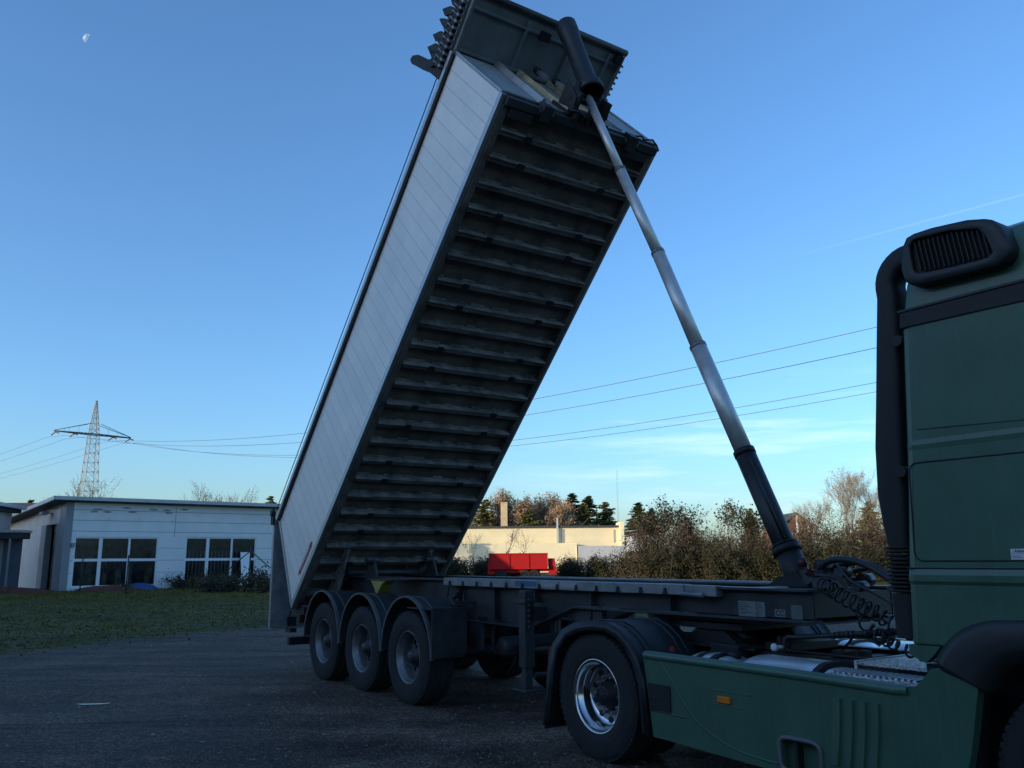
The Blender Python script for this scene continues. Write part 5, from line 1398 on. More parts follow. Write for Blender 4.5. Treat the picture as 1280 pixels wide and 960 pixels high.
# tiled roof behind
b = MB(); hs_ = empty('tiled_house', (-47, 78, 0), R(10)); tag(hs_, 'house with a brown tiled roof showing behind the shed', 'building')
b.box(-7, 5, 0, 8, 0, 5.2); b.build('wall', M_side, hs_)
b = MB(); b.prism([(-0.5, 5.2), (8.5, 5.2), (4, 7.25)], -7.4, 5.4, 'x'); recalc(b.build('roof', mat('brown_tiles', (0.13, 0.085, 0.06), 0.8, 0, 0.3, 8, bump=0.4, bscale=12), hs_))

# ---- trees
M_bark = mat('bark', (0.16, 0.135, 0.11), 0.9, 0, 0.3, 12)
M_barkd = mat('dark_bark', (0.07, 0.058, 0.048), 0.9, 0, 0.3, 12)
M_birch = mat('birch_bark', (0.42, 0.38, 0.33), 0.8, 0, 0.3, 9)
M_twig = leafmat('twigs', (0.20, 0.155, 0.115), (0.42, 0.34, 0.26), None, 0.6)
M_twigd = leafmat('dark_twigs', (0.05, 0.042, 0.035), (0.16, 0.12, 0.09), None, 0.6)
M_twigr = leafmat('russet_twigs', (0.075, 0.055, 0.045), (0.24, 0.175, 0.14), None, 0.6)
M_brownl = leafmat('withered_leaves', (0.20, 0.13, 0.075), (0.46, 0.33, 0.21), (0.52, 0.40, 0.28), 0.35)
M_needle = leafmat('needles', (0.018, 0.030, 0.014), (0.085, 0.095, 0.032), None, 0.5)
M_needle2 = leafmat('pale_needles', (0.05, 0.06, 0.02), (0.19, 0.175, 0.06), None, 0.5)
M_ivy = leafmat('hedge_leaves', (0.018, 0.022, 0.010), (0.075, 0.072, 0.035), (0.20, 0.16, 0.09), 0.5)
M_rust = leafmat('russet_leaves', (0.035, 0.028, 0.018), (0.14, 0.105, 0.07), (0.36, 0.27, 0.20), 0.45)

def skeleton(h, spread, seed, levels=5, kids=(3, 4), up=0.5, base_split=0.25, r0=None, wob=0.22, ratio=(0.55, 0.8)):
    rs = random.Random(seed); segs = []
    r0 = r0 or h * 0.018
    def grow(p, d, ln, r, lv):
        n = 4 if lv < 2 else 3
        q = p.copy(); dd = d.copy()
        for i in range(n):
            dd = (dd + Vector((rs.uniform(-wob, wob), rs.uniform(-wob, wob), rs.uniform(-wob * .5, wob * .7)))).normalized()
            e = q + dd * (ln / n); ra, rb = r * (1 - 0.45 * i / n), r * (1 - 0.45 * (i + 1) / n)
            segs.append((q.copy(), e.copy(), ra, rb, lv)); q = e
            if lv < levels and (i > 0 or lv > 0) and rs.random() < 0.75:
                side(q, dd, ln, rb, lv, rs)
        if lv < levels:
            for k in range(2): side(q, dd, ln, r * 0.55, lv, rs, 0.6)
    def side(q, dd, ln, r, lv, rs, tight=1.0):
        a = rs.uniform(0, 2 * PI); o = dd.orthogonal().normalized(); o.rotate(Matrix.Rotation(a, 3, dd))
        nd = (dd * 1.0 + o * rs.uniform(0.45, 1.1) * spread * tight + Vector((0, 0, up * 0.35))).normalized()
        grow(q, nd, ln * rs.uniform(*ratio), max(r * rs.uniform(0.5, 0.7), 0.006), lv + 1)
    grow(Vector((0, 0, 0)), Vector((0, 0, 1)), h * 0.5, r0, 0)
    zmax = max(s[1].z for s in segs); k = h / zmax
    return [(a * k, b * k, ra, rb, lv) for a, b, ra, rb, lv in segs]

def tree_obj(name, h, spread, seed, bark, twig, twr=0.02, leaves=None, nleaf=0, lsize=0.06, levels=5, up=0.5, thick=1, **kw):
    segs = skeleton(h, spread, seed, levels, up=up, **kw)
    root = empty(name)
    t = MB(); tw = []
    for a, b, ra, rb, lv in segs:
        if lv <= thick + 1 and ra > twr * 0.9: t.tube([a, b], [ra, rb], 6, caps=False)
        else: tw.append((a, b, max(ra, twr * 0.5)))
    t.build('trunk', bark, root)
    A = np.array([tuple(x[0]) for x in tw]); Bp = np.array([tuple(x[1]) for x in tw]); rr = np.array([min(x[2], twr) for x in tw])[:, None]
    d = Bp - A; nrm_ = rand_unit(len(A)); w = np.cross(d, nrm_); w /= (np.linalg.norm(w, axis=1)[:, None] + 1e-9)
    # each twig: two crossed slivers
    me_C = (A + Bp) / 2
    w2_ = np.cross(d, w); w2_ /= (np.linalg.norm(w2_, axis=1)[:, None] + 1e-9)
    C_ = np.concatenate([me_C, me_C]); Aa = np.concatenate([d / 2 * 1.05, d / 2 * 1.05]); Bb = np.concatenate([w * rr, w2_ * rr])
    cr_ = quads('crown', C_, Aa, Bb, twig, root)
    if nleaf:
        ends = np.array([tuple(x[1]) for x in tw]); idx = rng.integers(0, len(ends), nleaf)
        C_ = ends[idx] + rng.normal(size=(nleaf, 3)) * lsize * 2.2
        n1 = rand_unit(nleaf); n2 = np.cross(n1, rand_unit(nleaf)); n2 /= np.linalg.norm(n2, axis=1)[:, None]
        s = lsize * rng.uniform(0.5, 1.2, (nleaf, 1))
        quads('leaves', C_, n1 * s, n2 * s * 0.6, leaves, root)
    return root

def conifer(name, h, rb, seed, m, nb=None, dens=1.0):
    rs = np.random.default_rng(seed); root = empty(name)
    t = MB(); t.tube([(0, 0, 0), (0, 0, h * 0.95)], [h * 0.014, 0.02], 6)
    C_, A2, B2 = [], [], []
    z = h * 0.12
    while z < h * 0.985:
        f_ = 1 - z / h; L_ = rb * (f_ ** 0.75) * rs.uniform(0.75, 1.1) + 0.12
        for k in range(rs.integers(4, 7)):
            a = rs.uniform(0, 2 * PI); L2 = L_ * rs.uniform(0.6, 1.15); dr = rs.uniform(-0.40, 0.35)
            dirv = np.array([math.cos(a), math.sin(a), dr]); tip = np.array([0, 0, z]) + dirv * L2
            if L2 > 0.7: t.tube([(0, 0, z), tuple(np.array([0, 0, z]) + dirv * L2 * 0.8)], [0.03, 0.012], 3, caps=False)
            n = int((14 + 26 * L2) * dens)
            s = rs.uniform(0.12, 1, n) ** 0.8
            p = np.array([0, 0, z]) + dirv[None] * (L2 * s)[:, None] + rs.normal(size=(n, 3)) * np.array([0.16, 0.16, 0.08]) * (0.35 + L2 * 0.28)
            C_.append(p)
            u = rs.normal(size=(n, 3)) * 0.5 + dirv; u /= np.linalg.norm(u, axis=1)[:, None]
            v = np.cross(u, rs.normal(size=(n, 3))); v /= np.linalg.norm(v, axis=1)[:, None]
            sz = rs.uniform(0.10, 0.24, (n, 1)) * (0.8 + 0.02 * h)
            A2.append(u * sz); B2.append(v * sz * 0.38)
        z += rs.uniform(0.13, 0.24) * (0.6 + h / 20)
    t.build('trunk', M_barkd, root)
    quads('crown', np.concatenate(C_), np.concatenate(A2), np.concatenate(B2), m, root)
    return root

def bush(name, w, h, seed, m, n, lsize, twig=M_twigd, core=True):
    """shrub: many stems fanning up, leaf clusters with gaps between"""
    rs = np.random.default_rng(seed); root = empty(name); t = MB(); Cc = []
    ns = int(8 + w * 3)
    tw = []
    for k in range(ns):
        a = rs.uniform(0, 2 * PI); r_ = w * 0.5 * math.sqrt(rs.uniform(0, 1)); hx = h * rs.uniform(0.6, 1.0) * (1 - 0.35 * (r_ / (w * .5)) ** 2)
        p0 = np.array([rs.uniform(-.35, .35) * w, rs.uniform(-.3, .3) * w * .7, 0.0]); p3 = np.array([r_ * math.cos(a), r_ * math.sin(a) * 0.7, hx])
        mid_ = (p0 + p3) / 2 + rs.normal(size=3) * 0.12 * h; t.tube([tuple(p0), tuple(mid_), tuple(p3)], [0.05, 0.03, 0.01], 4, caps=False)
        for j in range(44):
            s = rs.uniform(0.05, 1.0); q_ = p0 * (1 - s) ** 2 + 2 * mid_ * s * (1 - s) + p3 * s * s
            e = q_ + rs.normal(size=3) * np.array([.45, .4, .42]) * (0.25 + 0.13 * h); e[2] = max(e[2], 0.05); Cc.append(e); tw.append((q_, e))
    t.build('stems', M_barkd, root)
    Cc = np.array(Cc)
    A = np.array([x[0] for x in tw]); B_2 = np.array([x[1] for x in tw]); d = B_2 - A
    w_ = np.cross(d, rand_unit(len(A))); w_ /= np.linalg.norm(w_, axis=1)[:, None] + 1e-9
    quads('twigs', (A + B_2) / 2, d / 2, w_ * 0.018, twig, root)
    idx = rs.integers(0, len(Cc), n); wgt = rs.uniform(0.3, 1.0, len(Cc))
    C_ = Cc[idx] + rs.normal(size=(n, 3)) * (0.26 * wgt[idx])[:, None]
    C_[:, 2] = np.abs(C_[:, 2])
    n1 = rand_unit(n); n2 = np.cross(n1, rand_unit(n)); n2 /= np.linalg.norm(n2, axis=1)[:, None]; s = lsize * rs.uniform(0.5, 1.3, (n, 1))
    quads('leaves', C_, n1 * s, n2 * s * 0.62, m, root)
    return root

def put(o, x, y, z=0, rz=0, sc=1.0, label=None, cat='tree', group=None):
    o.location = (x, y, z); o.rotation_euler = (0, 0, rz); o.scale = (sc, sc, sc) if not isinstance(sc, tuple) else sc
    o['category'] = cat
    if label: o['label'] = label
    if group: o['group'] = group
    return o
def X(px, Y): return (px - 640) / 1064.76 * Y / 1.0   # ground bearing helper (approximate bearing of the survey)

# behind the workshop
ta = tree_obj('bare_tree', 10.5, 0.75, 21, M_bark, M_twig, 0.035, levels=4)
put(ta, -42.0, 88, 0, 0, 1.0, 'leafless tree with fine pale twigs just right of the pylon', group='bare trees behind the workshop')
put(copy_tree(ta), -44.5, 92, 0, 2.0, 0.86, 'smaller leafless tree behind the foot of the pylon', group='bare trees behind the workshop')
tb_ = tree_obj('bare_tree', 10.2, 0.85, 33, M_bark, M_twig, 0.04, levels=4)
put(tb_, -31.3, 90, 0, 1, 1.0, 'left of the two spreading leafless trees over the workshop roof', group='bare trees behind the workshop')
put(copy_tree(tb_), -28.6, 91, 0, 3.3, 0.93, 'right of the two spreading leafless trees over the workshop roof', group='bare trees behind the workshop')
put(conifer('conifer_tree', 8.3, 2.3, 5, M_needle2), -25.4, 90, 0, 0, 1.0, 'small yellow-green conifer peeping over the workshop roof beside the tipper body')
put(conifer('conifer_tree', 8.2, 1.3, 6, M_needle), -50.6, 90, 0, 0, 1.0, 'small dark conifer tip above the brown tiled roof')

# behind the cream building
G1 = 'trees behind the cream building'
fluffy = tree_obj('brown_tree', 12.6, 0.75, 41, M_bark, M_twig, 0.05, M_brownl, 16000, 0.15, levels=5)
put(fluffy, -1.0, 139, 0, 0, 1.0, 'fluffy brown leafless tree behind the square chimney', group=G1)
put(copy_tree(fluffy), 5.4, 143, 0, 2.2, 0.98, 'fluffy brown tree right of the chimney, over the middle of the cream building', group=G1)
put(copy_tree(fluffy), 8.3, 138, 0, 4.1, 0.86, 'lower russet tree beside the dark conifers behind the cream building', group=G1)
put(copy_tree(fluffy), -9.3, 144, 0, 1.1, 0.98, 'brown tree mostly hidden behind the raised tipper body', group=G1)
cf = conifer('conifer_tree', 12.0, 3.0, 51, M_needle, dens=1.5)
put(cf, 10.1, 146, 0, 0, (1.75, 1.75, 1.04), 'tall dark spruce with layered branches, leftmost of the dark trio', group=G1)
put(copy_tree(cf), 13.0, 149, 0, 2.0, (1.8, 1.8, 1.02), 'tall dark spruce in the middle of the dark trio behind the cream building', group=G1)
cf2 = conifer('conifer_tree', 11.0, 3.6, 52, M_needle2, dens=1.3)
put(cf2, 15.3, 143, 0, 0, (1.35, 1.35, 0.99), 'broad olive pine at the right end of the trees behind the cream building', group=G1)
put(copy_tree(cf2), 11.4, 139, 0, 1.0, (1.15, 1.15, 0.95), 'olive pine standing in front of the dark spruces', group=G1)
put(copy_tree(cf2), -4.4, 136, 0, 2.0, (1.35, 1.35, 1.0), 'green pine left of the square chimney', group=G1)
put(copy_tree(cf2), 2.6, 134, 0, 3.0, (1.35, 1.35, 0.84), 'low green pine directly right of the square chimney', group=G1)
put(copy_tree(cf), 20.1, 138, 0, 0.5, (1.6, 1.6, 0.86), 'dark spruce above the shrubs right of the cream building', group='dark conifers behind the shrubs')
put(copy_tree(cf), 22.6, 141, 0, 1.5, (1.2, 1.2, 0.80), 'second dark spruce above the shrubs, a little right of the first', group='dark conifers behind the shrubs')
put(copy_tree(cf2), 38.6, 140, 0, 0.5, (0.8, 0.8, 0.86), 'lone pale green conifer seen just left of the ram foot', group='dark conifers behind the shrubs')
put(copy_tree(cf2), 30.5, 150, 0, 2.5, (1.3, 1.3, 0.62), 'low olive conifer behind the middle of the shrub row', group='dark conifers behind the shrubs')
put(copy_tree(cf2), 58, 140, 0, 2.5, (1.2, 1.2, 0.95), 'dark pine behind the russet shrubs left of the birch', group='dark conifers behind the shrubs')

# shrub row beyond the yard
GH = 'shrubs along the far side of the yard'
low = bush('shrub', 3.6, 2.15, 61, M_ivy, 11000, 0.065)
spots = [(-4.8, 70, .92, 'low evergreen shrub showing below the raised body'), (-2.3, 70.5, .92, 'low evergreen shrub just left of the red trailer'), (0.6, 70.5, .85, 'low evergreen shrub directly behind the red trailer'),
         (4.6, 69.5, .86, 'low evergreen shrub just right of the red trailer'), (6.9, 69, .92, 'low evergreen shrub under the shaded white wall'), (9.1, 66, 1.08, 'evergreen shrub at the foot of the tall russet shrubs')]
for k, (x, y, s_, lab) in enumerate(spots):
    put(low if k == 0 else copy_tree(low), x, y, 0, k * 1.3, (s_ * 1.15, s_, s_ * .92), lab, 'shrub', GH)
mid_ = bush('shrub', 4.6, 4.6, 62, M_rust, 12000, 0.058, twig=M_twigr)
dk = bush('shrub', 4.6, 3.2, 63, M_ivy, 12500, 0.066)
mids = [(9.9, 63.5, .98, 0, 'tall russet shrub at the left end of the tall shrubs'), (12.6, 63, 1.05, 1.1, 'tall russet shrub second from the left of the tall shrubs'), (15.0, 62.5, .90, 2.4, 'tall russet shrub in the middle of the row'),
        (17.2, 61.5, .86, 3.3, 'tall russet shrub directly left of the ram foot'), (20.6, 61, 1.02, 4.3, 'tall russet shrub directly right of the ram foot'), (22.9, 60.5, 1.0, 5.1, 'tall russet shrub under the white birch'), (25.4, 60, .98, 0.6, 'tall russet shrub next to the air intake riser'), (28.0, 60, 1.0, 1.9, 'russet shrub hidden behind the cab')]
for k, (x, y, s_, rz_, lab) in enumerate(mids): put(mid_ if k == 0 else copy_tree(mid_), x, y, 0, rz_, s_, lab, 'shrub', GH)
dks = [(10.9, 60.5, 1, 0, 'dark green shrub low in front of the left tall shrubs'), (13.9, 59.8, .98, 1.7, 'dark green shrub low in the middle of the row'), (16.4, 59, .92, 2.9, 'dark green shrub low left of the ram foot'), (19.2, 58.5, .9, 3.9, 'dark green shrub low behind the ram foot'), (21.8, 58, .95, 4.6, 'dark green shrub low right of the ram foot'), (24.6, 57.6, .78, 5.5, 'dark green shrub low beside the air intake riser')]
for k, (x, y, s_, rz_, lab) in enumerate(dks): put(dk if k == 0 else copy_tree(dk), x, y, 0, rz_, s_, lab, 'shrub', GH)
th = tree_obj('thorn_tree', 5.7, 0.9, 71, M_barkd, M_twigd, 0.028, M_ivy, 1500, 0.11, levels=4)
put(th, 10.7, 64, 0, 0, 1.03, 'dark twiggy thorn tree with clinging leaves at the left of the tall shrubs', group='thorn trees in the shrub row')
put(copy_tree(th), 12.9, 64.5, 0, 2, 0.93, 'dark twiggy thorn tree second from the left', group='thorn trees in the shrub row')
put(copy_tree(th), 16.8, 63, 0, 3.5, 1.0, 'dark twiggy thorn tree just left of the ram', group='thorn trees in the shrub row')
sp_t = tree_obj('bare_sapling', 3.9, 0.9, 74, M_barkd, M_twigd, 0.022, levels=3)
put(sp_t, -3.2, 69, 0, 0, 1.0, 'small bare sapling left of the red trailer before the cream wall', group='bare saplings before the cream wall')
put(copy_tree(sp_t), -0.8, 72, 0, 2, 1.15, 'bare sapling rising behind the left half of the red trailer', group='bare saplings before the cream wall')
put(copy_tree(sp_t), 1.2, 72.5, 0, 4, 1.05, 'bare sapling rising behind the right half of the red trailer', group='bare saplings before the cream wall')
bi = tree_obj('birch_tree', 8.4, 0.62, 81, M_birch, M_twig, 0.016, M_brownl, 2600, 0.045, levels=5, up=0.55)
put(bi, 24.1, 62, 0, 0, 1.0, 'tall bare white birch rising above the shrubs next to the air intake riser', group='birches')
put(copy_tree(bi), 26.6, 62, 0, 2.2, 0.86, 'smaller bare birch partly hidden behind the air intake riser', group='birches')
put(copy_tree(bi), 21.9, 63, 0, 4.2, 0.72, 'short reddish birch left of the tall white birch', group='birches')
# bramble before the workshop
br1 = bush('bramble', 3.2, 0.95, 91, M_ivy, 1300, 0.06)
for k, (q_, s_, lab) in enumerate(((wsp(6.5, -1.6), 0.95, 'bramble between the two workshop windows'), (wsp(8.4, -1.7), 1.05, 'bramble under the left half of the right workshop window'),
                                 (wsp(3.0, -1.5), 0.55, 'small bramble under the left workshop window'), ((-15.9, 47.5, 0), 1.05, 'bramble round the braced post'), ((-13.6, 47.0, 0), 1.35, 'tall bramble beside the tailgate'))):
    put(br1 if k == 0 else copy_tree(br1), q_[0], q_[1], 0, k * 1.4, s_, lab, 'bramble', 'brambles before the workshop')

# ---- cream building, its chimney, annex
M_cream = add_lines(mat('cream_render', (0.78, 0.68, 0.45), 0.85, 0, 0.05, 0.5), 'Z', 0.62, 0.03, 0.88)
M_cream2 = mat('cream_plain', (0.86, 0.77, 0.53), 0.85, 0, 0.05, 0.5)
M_coolw = mat('shaded_white_render', (0.44, 0.48, 0.53), 0.85, 0, 0.05, 0.5)  # shade on the annex wall put into a dim, cool white
cbld = empty('cream_building', (0, 108, 0), 0)
tag(cbld, 'long flat sunlit cream building beyond the shrubs with a dark roof edge', 'building')
M_twigbrown = mat('stay_wood', (0.12, 0.09, 0.06), 0.8)
b = MB(); b.box(-16, 13.2, 0, 12, 0, 5.35); b.build('wall', M_cream, cbld)
b = MB(); b.box(-16.2, 13.45, -0.2, 12.2, 5.36, 5.62); b.build('roof', M_dark, cbld)
b = MB(); b.box(-16.0, 7.6, -4.5, -0.01, 0, 3.42); b.build('annex', M_cream2, cbld)
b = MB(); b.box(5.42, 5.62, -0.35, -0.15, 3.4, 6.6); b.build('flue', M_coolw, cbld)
b = MB(); b.box(6.0, 6.35, -0.05, -0.01, 3.43, 5.2); b.box(12.55, 12.75, -0.05, -0.01, 3.5, 5.1); b.build('shadow_and_wall_strip', M_wallgrey, cbld)  # strip right of the flue is its painted cast shadow; second is plain grey
b = MB(); b.box(13.21, 13.7, -1.2, 3, 0, 6.0); b.build('end_pier', M_cream2, cbld)
b = MB(); b.tube([(8.6, 1.0, 5.6), (11.2, 1.2, 8.3)], 0.035, 5); b.build('roof_stay', M_twigbrown, cbld)
b = MB(); b.box(-9.2, -6.3, 0.6, 2.6, 5.75, 6.45)
for k in range(5): b.box(-9.3 + k * 0.72, -9.22 + k * 0.72, 0.5, 0.58, 5.6, 6.6)
b.box(-9.3, -6.3, 0.5, 0.56, 6.5, 6.62); b.build('roof_unit', M_wallgrey, cbld)
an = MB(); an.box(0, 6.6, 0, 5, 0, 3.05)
o = an.build('shaded_annex', M_coolw); o.location = (7.75, 103.0, 0); tag(o, 'low white annex wall with shade in its colour, right of the cream building annex', 'building')
an = empty('side_block', (13.2, 96.0, 0)); tag(an, 'grey-white block with narrow dark windows at the right end of the cream building', 'building')
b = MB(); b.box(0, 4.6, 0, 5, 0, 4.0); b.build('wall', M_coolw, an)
for x in (1.2, 2.1):
    for z in (1.7, 2.8): b = MB(); b.box(x, x + 0.4, -0.02, -0.005, z, z + 0.75); b.build('window', M_glass, an)
chm = MB(); chm.box(-0.42, 0.42, -0.42, 0.42, 5.0, 8.55); chm.box(-0.46, 0.46, -0.46, 0.46, 8.55, 8.68)
o = chm.build('chimney', mat('chimney_render', (0.60, 0.46, 0.30), 0.9, 0, 0.1, 2), cbld); o.location = (-1.15, 2.0, 0)
# low wall / ground strip glow in front of the cream building is the real annex; white gable house on the right
gh = empty('gable_house', (32.9, 100, 0), 0); tag(gh, 'brown gabled house with a white cross-framed window beside the ram', 'building')
b = MB(); b.prism([(-1.7, 0), (1.7, 0), (1.7, 5.2), (0, 6.5), (-1.7, 5.2)], 0, 8, 'y'); recalc(b.build('wall', mat('brown_boards', (0.16, 0.075, 0.045), 0.8, 0, .2, 3), gh))
b = MB()
for s_ in (-1, 1): b.prism([(0, 6.52), (s_ * 1.95, 5.03), (s_ * 1.95, 5.13), (0, 6.65)], -0.2, 8.3, 'y')
recalc(b.build('roof', M_dark, gh))
b = MB(); b.box(-0.1, 0.1, -0.05, -0.01, 3.0, 6.3); b.box(-1.3, 1.3, -0.05, -0.01, 4.1, 4.3); b.box(-1.35, -1.2, -0.05, -0.01, 3.0, 5.1); b.box(1.2, 1.35, -0.05, -0.01, 3.0, 5.1); b.build('window_frame', M_frame, gh)
# thin lattice mast
ms = MB()
for (dx, dy) in ((-.12, -.12), (.12, -.12), (0, .14)): ms.tube([(dx, dy, 0), (dx, dy, 16.8)], 0.010, 4)
for k in range(42): ms.tube([(-.12, -.12, k * .4), (.12, -.12, k * .4 + .4)], 0.006, 3)
o = ms.build('radio_mast', mat('mast_steel', (0.45, 0.42, 0.40), 0.5, 0.3)); o.location = (18.3, 150, 0); tag(o, 'very thin pale lattice mast standing between the conifers', 'mast')

# ---- red trailer
rt = empty('red_trailer', (-1.85, 66, 0), R(-2)); tag(rt, 'red farm trailer with ribbed steel sides parked before the hedge', 'trailer')
b = MB(); b.box(0, 4.45, 0, 1.9, 0.88, 2.02); b.build('box', M_red, rt, bevel=0.02)
b = MB()
for x in (0, 1.48, 2.97, 4.36): b.box(x, x + 0.09, -0.05, -0.003, 0.86, 2.04)
b.box(-0.02, 4.47, -0.04, -0.003, 1.96, 2.05); b.box(-0.02, 4.47, -0.045, -0.003, 0.86, 0.93); b.build('side_stanchion', M_red, rt)
b = MB(); b.box(-0.05, 4.9, 0.3, 0.45, 0.68, 0.86); b.box(-0.05, 4.9, 1.4, 1.55, 0.68, 0.86); b.box(1.2, 3.0, 0.2, 0.3, 0.6, 0.86); b.build('chassis', M_red, rt)
for x in (0.95, 2.75, 3.45):
    for y in (0.05, 1.6):
        w = MB(); w.lathe([(0.0, 0.02), (0.16, 0.02), (0.2, 0.05), (0.24, 0.0), (0.38, 0.0), (0.42, 0.05), (0.42, 0.2), (0.38, 0.25), (0, 0.25)], (x, y, 0.42), 'y', 22); w.build('wheel', M_tyre, rt)
b = MB(); b.box(4.47, 5.0, 0.2, 1.7, 1.05, 1.65); b.box(4.5, 5.1, 0.25, 0.35, 0.45, 1.05); b.box(4.5, 5.1, 1.5, 1.6, 0.45, 1.05); b.tube([(4.7, 0.95, 0.75), (5.3, 0.95, 0.5)], 0.06, 6); b.tube([(4.5, 0.25, 1.6), (5.15, 0.3, 1.15)], 0.03, 5)
b.box(-0.12, 0, 0.2, 0.4, 0.5, 1.3); b.box(0.02, 0.42, 0.02, 0.1, 0.5, 0.68); b.build('drawbar', M_red, rt)

# ---- pylon
M_pyl = mat('galvanised_lattice', (0.42, 0.36, 0.29), 0.6, 0.3, 0.15, 2)
M_pyld = mat('dark_lattice', (0.10, 0.10, 0.10), 0.6, 0.3, 0.15, 2)
py_ = empty('power_pylon', (-105.2, 212, 0), 0); tag(py_, 'steel lattice power pylon with one wide cross-arm behind the workshop', 'pylon')
AX = Vector((0.68, 0.733, 0)).normalized(); BX = Vector((-AX.y, AX.x, 0))
def pp(a, b_, z): return AX * a + BX * b_ + Vector((0, 0, z))
def hwid(z): return float(np.interp(z, [0, 33, 42], [2.5, 1.0, 0.10]))
t = MB(); lev = list(np.linspace(0, 33, 15)) + list(np.linspace(34.3, 41.6, 6))
for sa, sb in ((-1, -1), (1, -1), (1, 1), (-1, 1)):
    t.tube([pp(sa * hwid(z), sb * hwid(z), z) for z in lev], 0.085, 4)
for z0, z1 in zip(lev[:-1], lev[1:]):
    for f in range(4):
        c4 = ((-1, -1), (1, -1), (1, 1), (-1, 1)); (a0, b0), (a1, b1) = c4[f], c4[(f + 1) % 4]
        t.tube([pp(a0 * hwid(z0), b0 * hwid(z0), z0), pp(a1 * hwid(z1), b1 * hwid(z1), z1)], 0.040, 3)
        t.tube([pp(a1 * hwid(z0), b1 * hwid(z0), z0), pp(a0 * hwid(z1), b0 * hwid(z1), z1)], 0.040, 3)
        t.tube([pp(a0 * hwid(z1), b0 * hwid(z1), z1), pp(a1 * hwid(z1), b1 * hwid(z1), z1)], 0.05, 3)
t.build('mast', M_pyl, py_)
t = MB(); AL = 9.3
for sb in (-1, 1):
    t.tube([pp(-AL, sb * 0.15, 33.0), pp(-1.3, sb * 1.2, 33.0), pp(1.3, sb * 1.2, 33.0), pp(AL, sb * 0.15, 33.0)], 0.14, 4)
    for sa in (-1, 1): t.tube([pp(sa * AL, 0, 33.15), pp(sa * 1.2, sb * 1.1, 35.6)], 0.07, 4)
for sa in (-1, 1):
    for k in range(7):
        a0 = 1.3 + (AL - 1.3) * k / 7; a1 = 1.3 + (AL - 1.3) * (k + 1) / 7; w0 = 1.2 - 1.05 * k / 7; w1_ = 1.2 - 1.05 * (k + 1) / 7
        t.tube([pp(sa * a0, -w0, 33), pp(sa * a1, w1_, 33)], 0.06, 3); t.tube([pp(sa * a0, w0, 33), pp(sa * a1, -w1_, 33)], 0.06, 3)
        if k in (2, 4, 5): t.tube([pp(sa * a0, 0, 33), pp(sa * a0, 0, 33.1 + 2.4 * (1 - k / 7))], 0.04, 3)
t.build('cross_arm', M_pyld, py_)
offs = (-9.0, -4.7, 4.7, 9.0)
for q_ in offs:
    for s_ in (-1, 1):
        t = MB(); t.tube([pp(q_, 0, 32.7), pp(q_, s_ * 2.4, 32.2)], 0.14, 6); t.build('insulator', M_pyld, py_)
M_wire = mat('conductor', (0.10, 0.10, 0.11), 0.5, 0.3)
names4 = ('uppermost of the four dark wires crossing behind the ram', 'second wire from the top crossing behind the ram', 'third wire from the top crossing behind the ram', 'lowest of the four dark wires crossing behind the ram')
LD = -BX if (-BX).x > 0 else BX
SAG = (12.0, 12.8, 14.1, 14.2)
for k, q_ in enumerate(offs):
    pts = []
    for s in range(-40, 57):
        d_ = s * 5.3 + 0.0
        L_ = 300.0; u = abs(d_) / L_; z = 32.2 - 4 * (SAG[k] if d_ > 0 else 3.2) * u * (1 - u)
        p = Vector((-105.2, 212, 0)) + AX * q_ + LD * d_; pts.append((p.x, p.y, z if abs(d_) > 2.4 else 31.6 + 0.25 * abs(d_)))
    w = MB(); w.tube(pts, 0.032, 5); tag(w.build('power_wire', M_wire), names4[k], 'wire', 'conductors on the pylon')

# ---- moon: a half disc, lit on its left, with real roundness
mo = MB(); rm = 13.5
n1, n2 = 24, 14; V = []
for i in range(n2 + 1):
    la = -PI / 2 + PI * i / n2
    for j in range(n1 + 1):
        lo = PI * 0.42 + (PI * 1.06 + 0.0) * j / n1
        V.append((rm * math.cos(la) * math.sin(lo) * -1, rm * math.cos(la) * math.cos(lo), rm * math.sin(la)))
Mm = bpy.data.materials.new('moon_surface'); Mm.use_nodes = True; t_ = Mm.node_tree; pb = t_.nodes['Principled BSDF']
nz2 = t_.nodes.new('ShaderNodeTexNoise'); nz2.inputs['Scale'].default_value = 0.09; nz2.inputs['Detail'].default_value = 5
rz2 = t_.nodes.new('ShaderNodeValToRGB'); rz2.color_ramp.elements[0].color = (0.25, 0.42, 0.75, 1); rz2.color_ramp.elements[1].color = (0.55, 0.72, 1.0, 1); rz2.color_ramp.elements[0].position = .4; rz2.color_ramp.elements[1].position = .55
tc2 = t_.nodes.new('ShaderNodeTexCoord'); t_.links.new(tc2.outputs['Object'], nz2.inputs['Vector']); t_.links.new(nz2.outputs['Fac'], rz2.inputs[0]); t_.links.new(rz2.outputs[0], pb.inputs['Emission Color'])
pb.inputs['Emission Strength'].default_value = 0.33; pb.inputs['Base Color'].default_value = (0, 0, 0, 1)
# visible lit half: longitude range facing left of the line of sight
V = []
for i in range(n2 + 1):
    la = -PI / 2 + PI * i / n2
    for j in range(n1 + 1):
        lo = PI * 0.5 + PI * 0.53 * j / n1         # from straight left round to just past the middle of the near face
        V.append((rm * math.cos(la) * -math.sin(lo), rm * math.cos(la) * math.cos(lo), rm * math.sin(la)))
mo.add(V, [(i * (n1 + 1) + j, i * (n1 + 1) + j + 1, (i + 1) * (n1 + 1) + j + 1, (i + 1) * (n1 + 1) + j) for i in range(n2) for j in range(n1)], 0, True)
o = mo.build('moon', Mm); D_m = 2900.0; o.location = (-0.41602 * D_m, 0.7552 * D_m, 0.50653 * D_m)
az_m = math.atan2(0.41602, 0.7552)
o.rotation_mode = 'XYZ'; o.rotation_euler = (0, R(14), az_m)
tag(o, 'small pale half moon high in the upper left sky', 'moon')

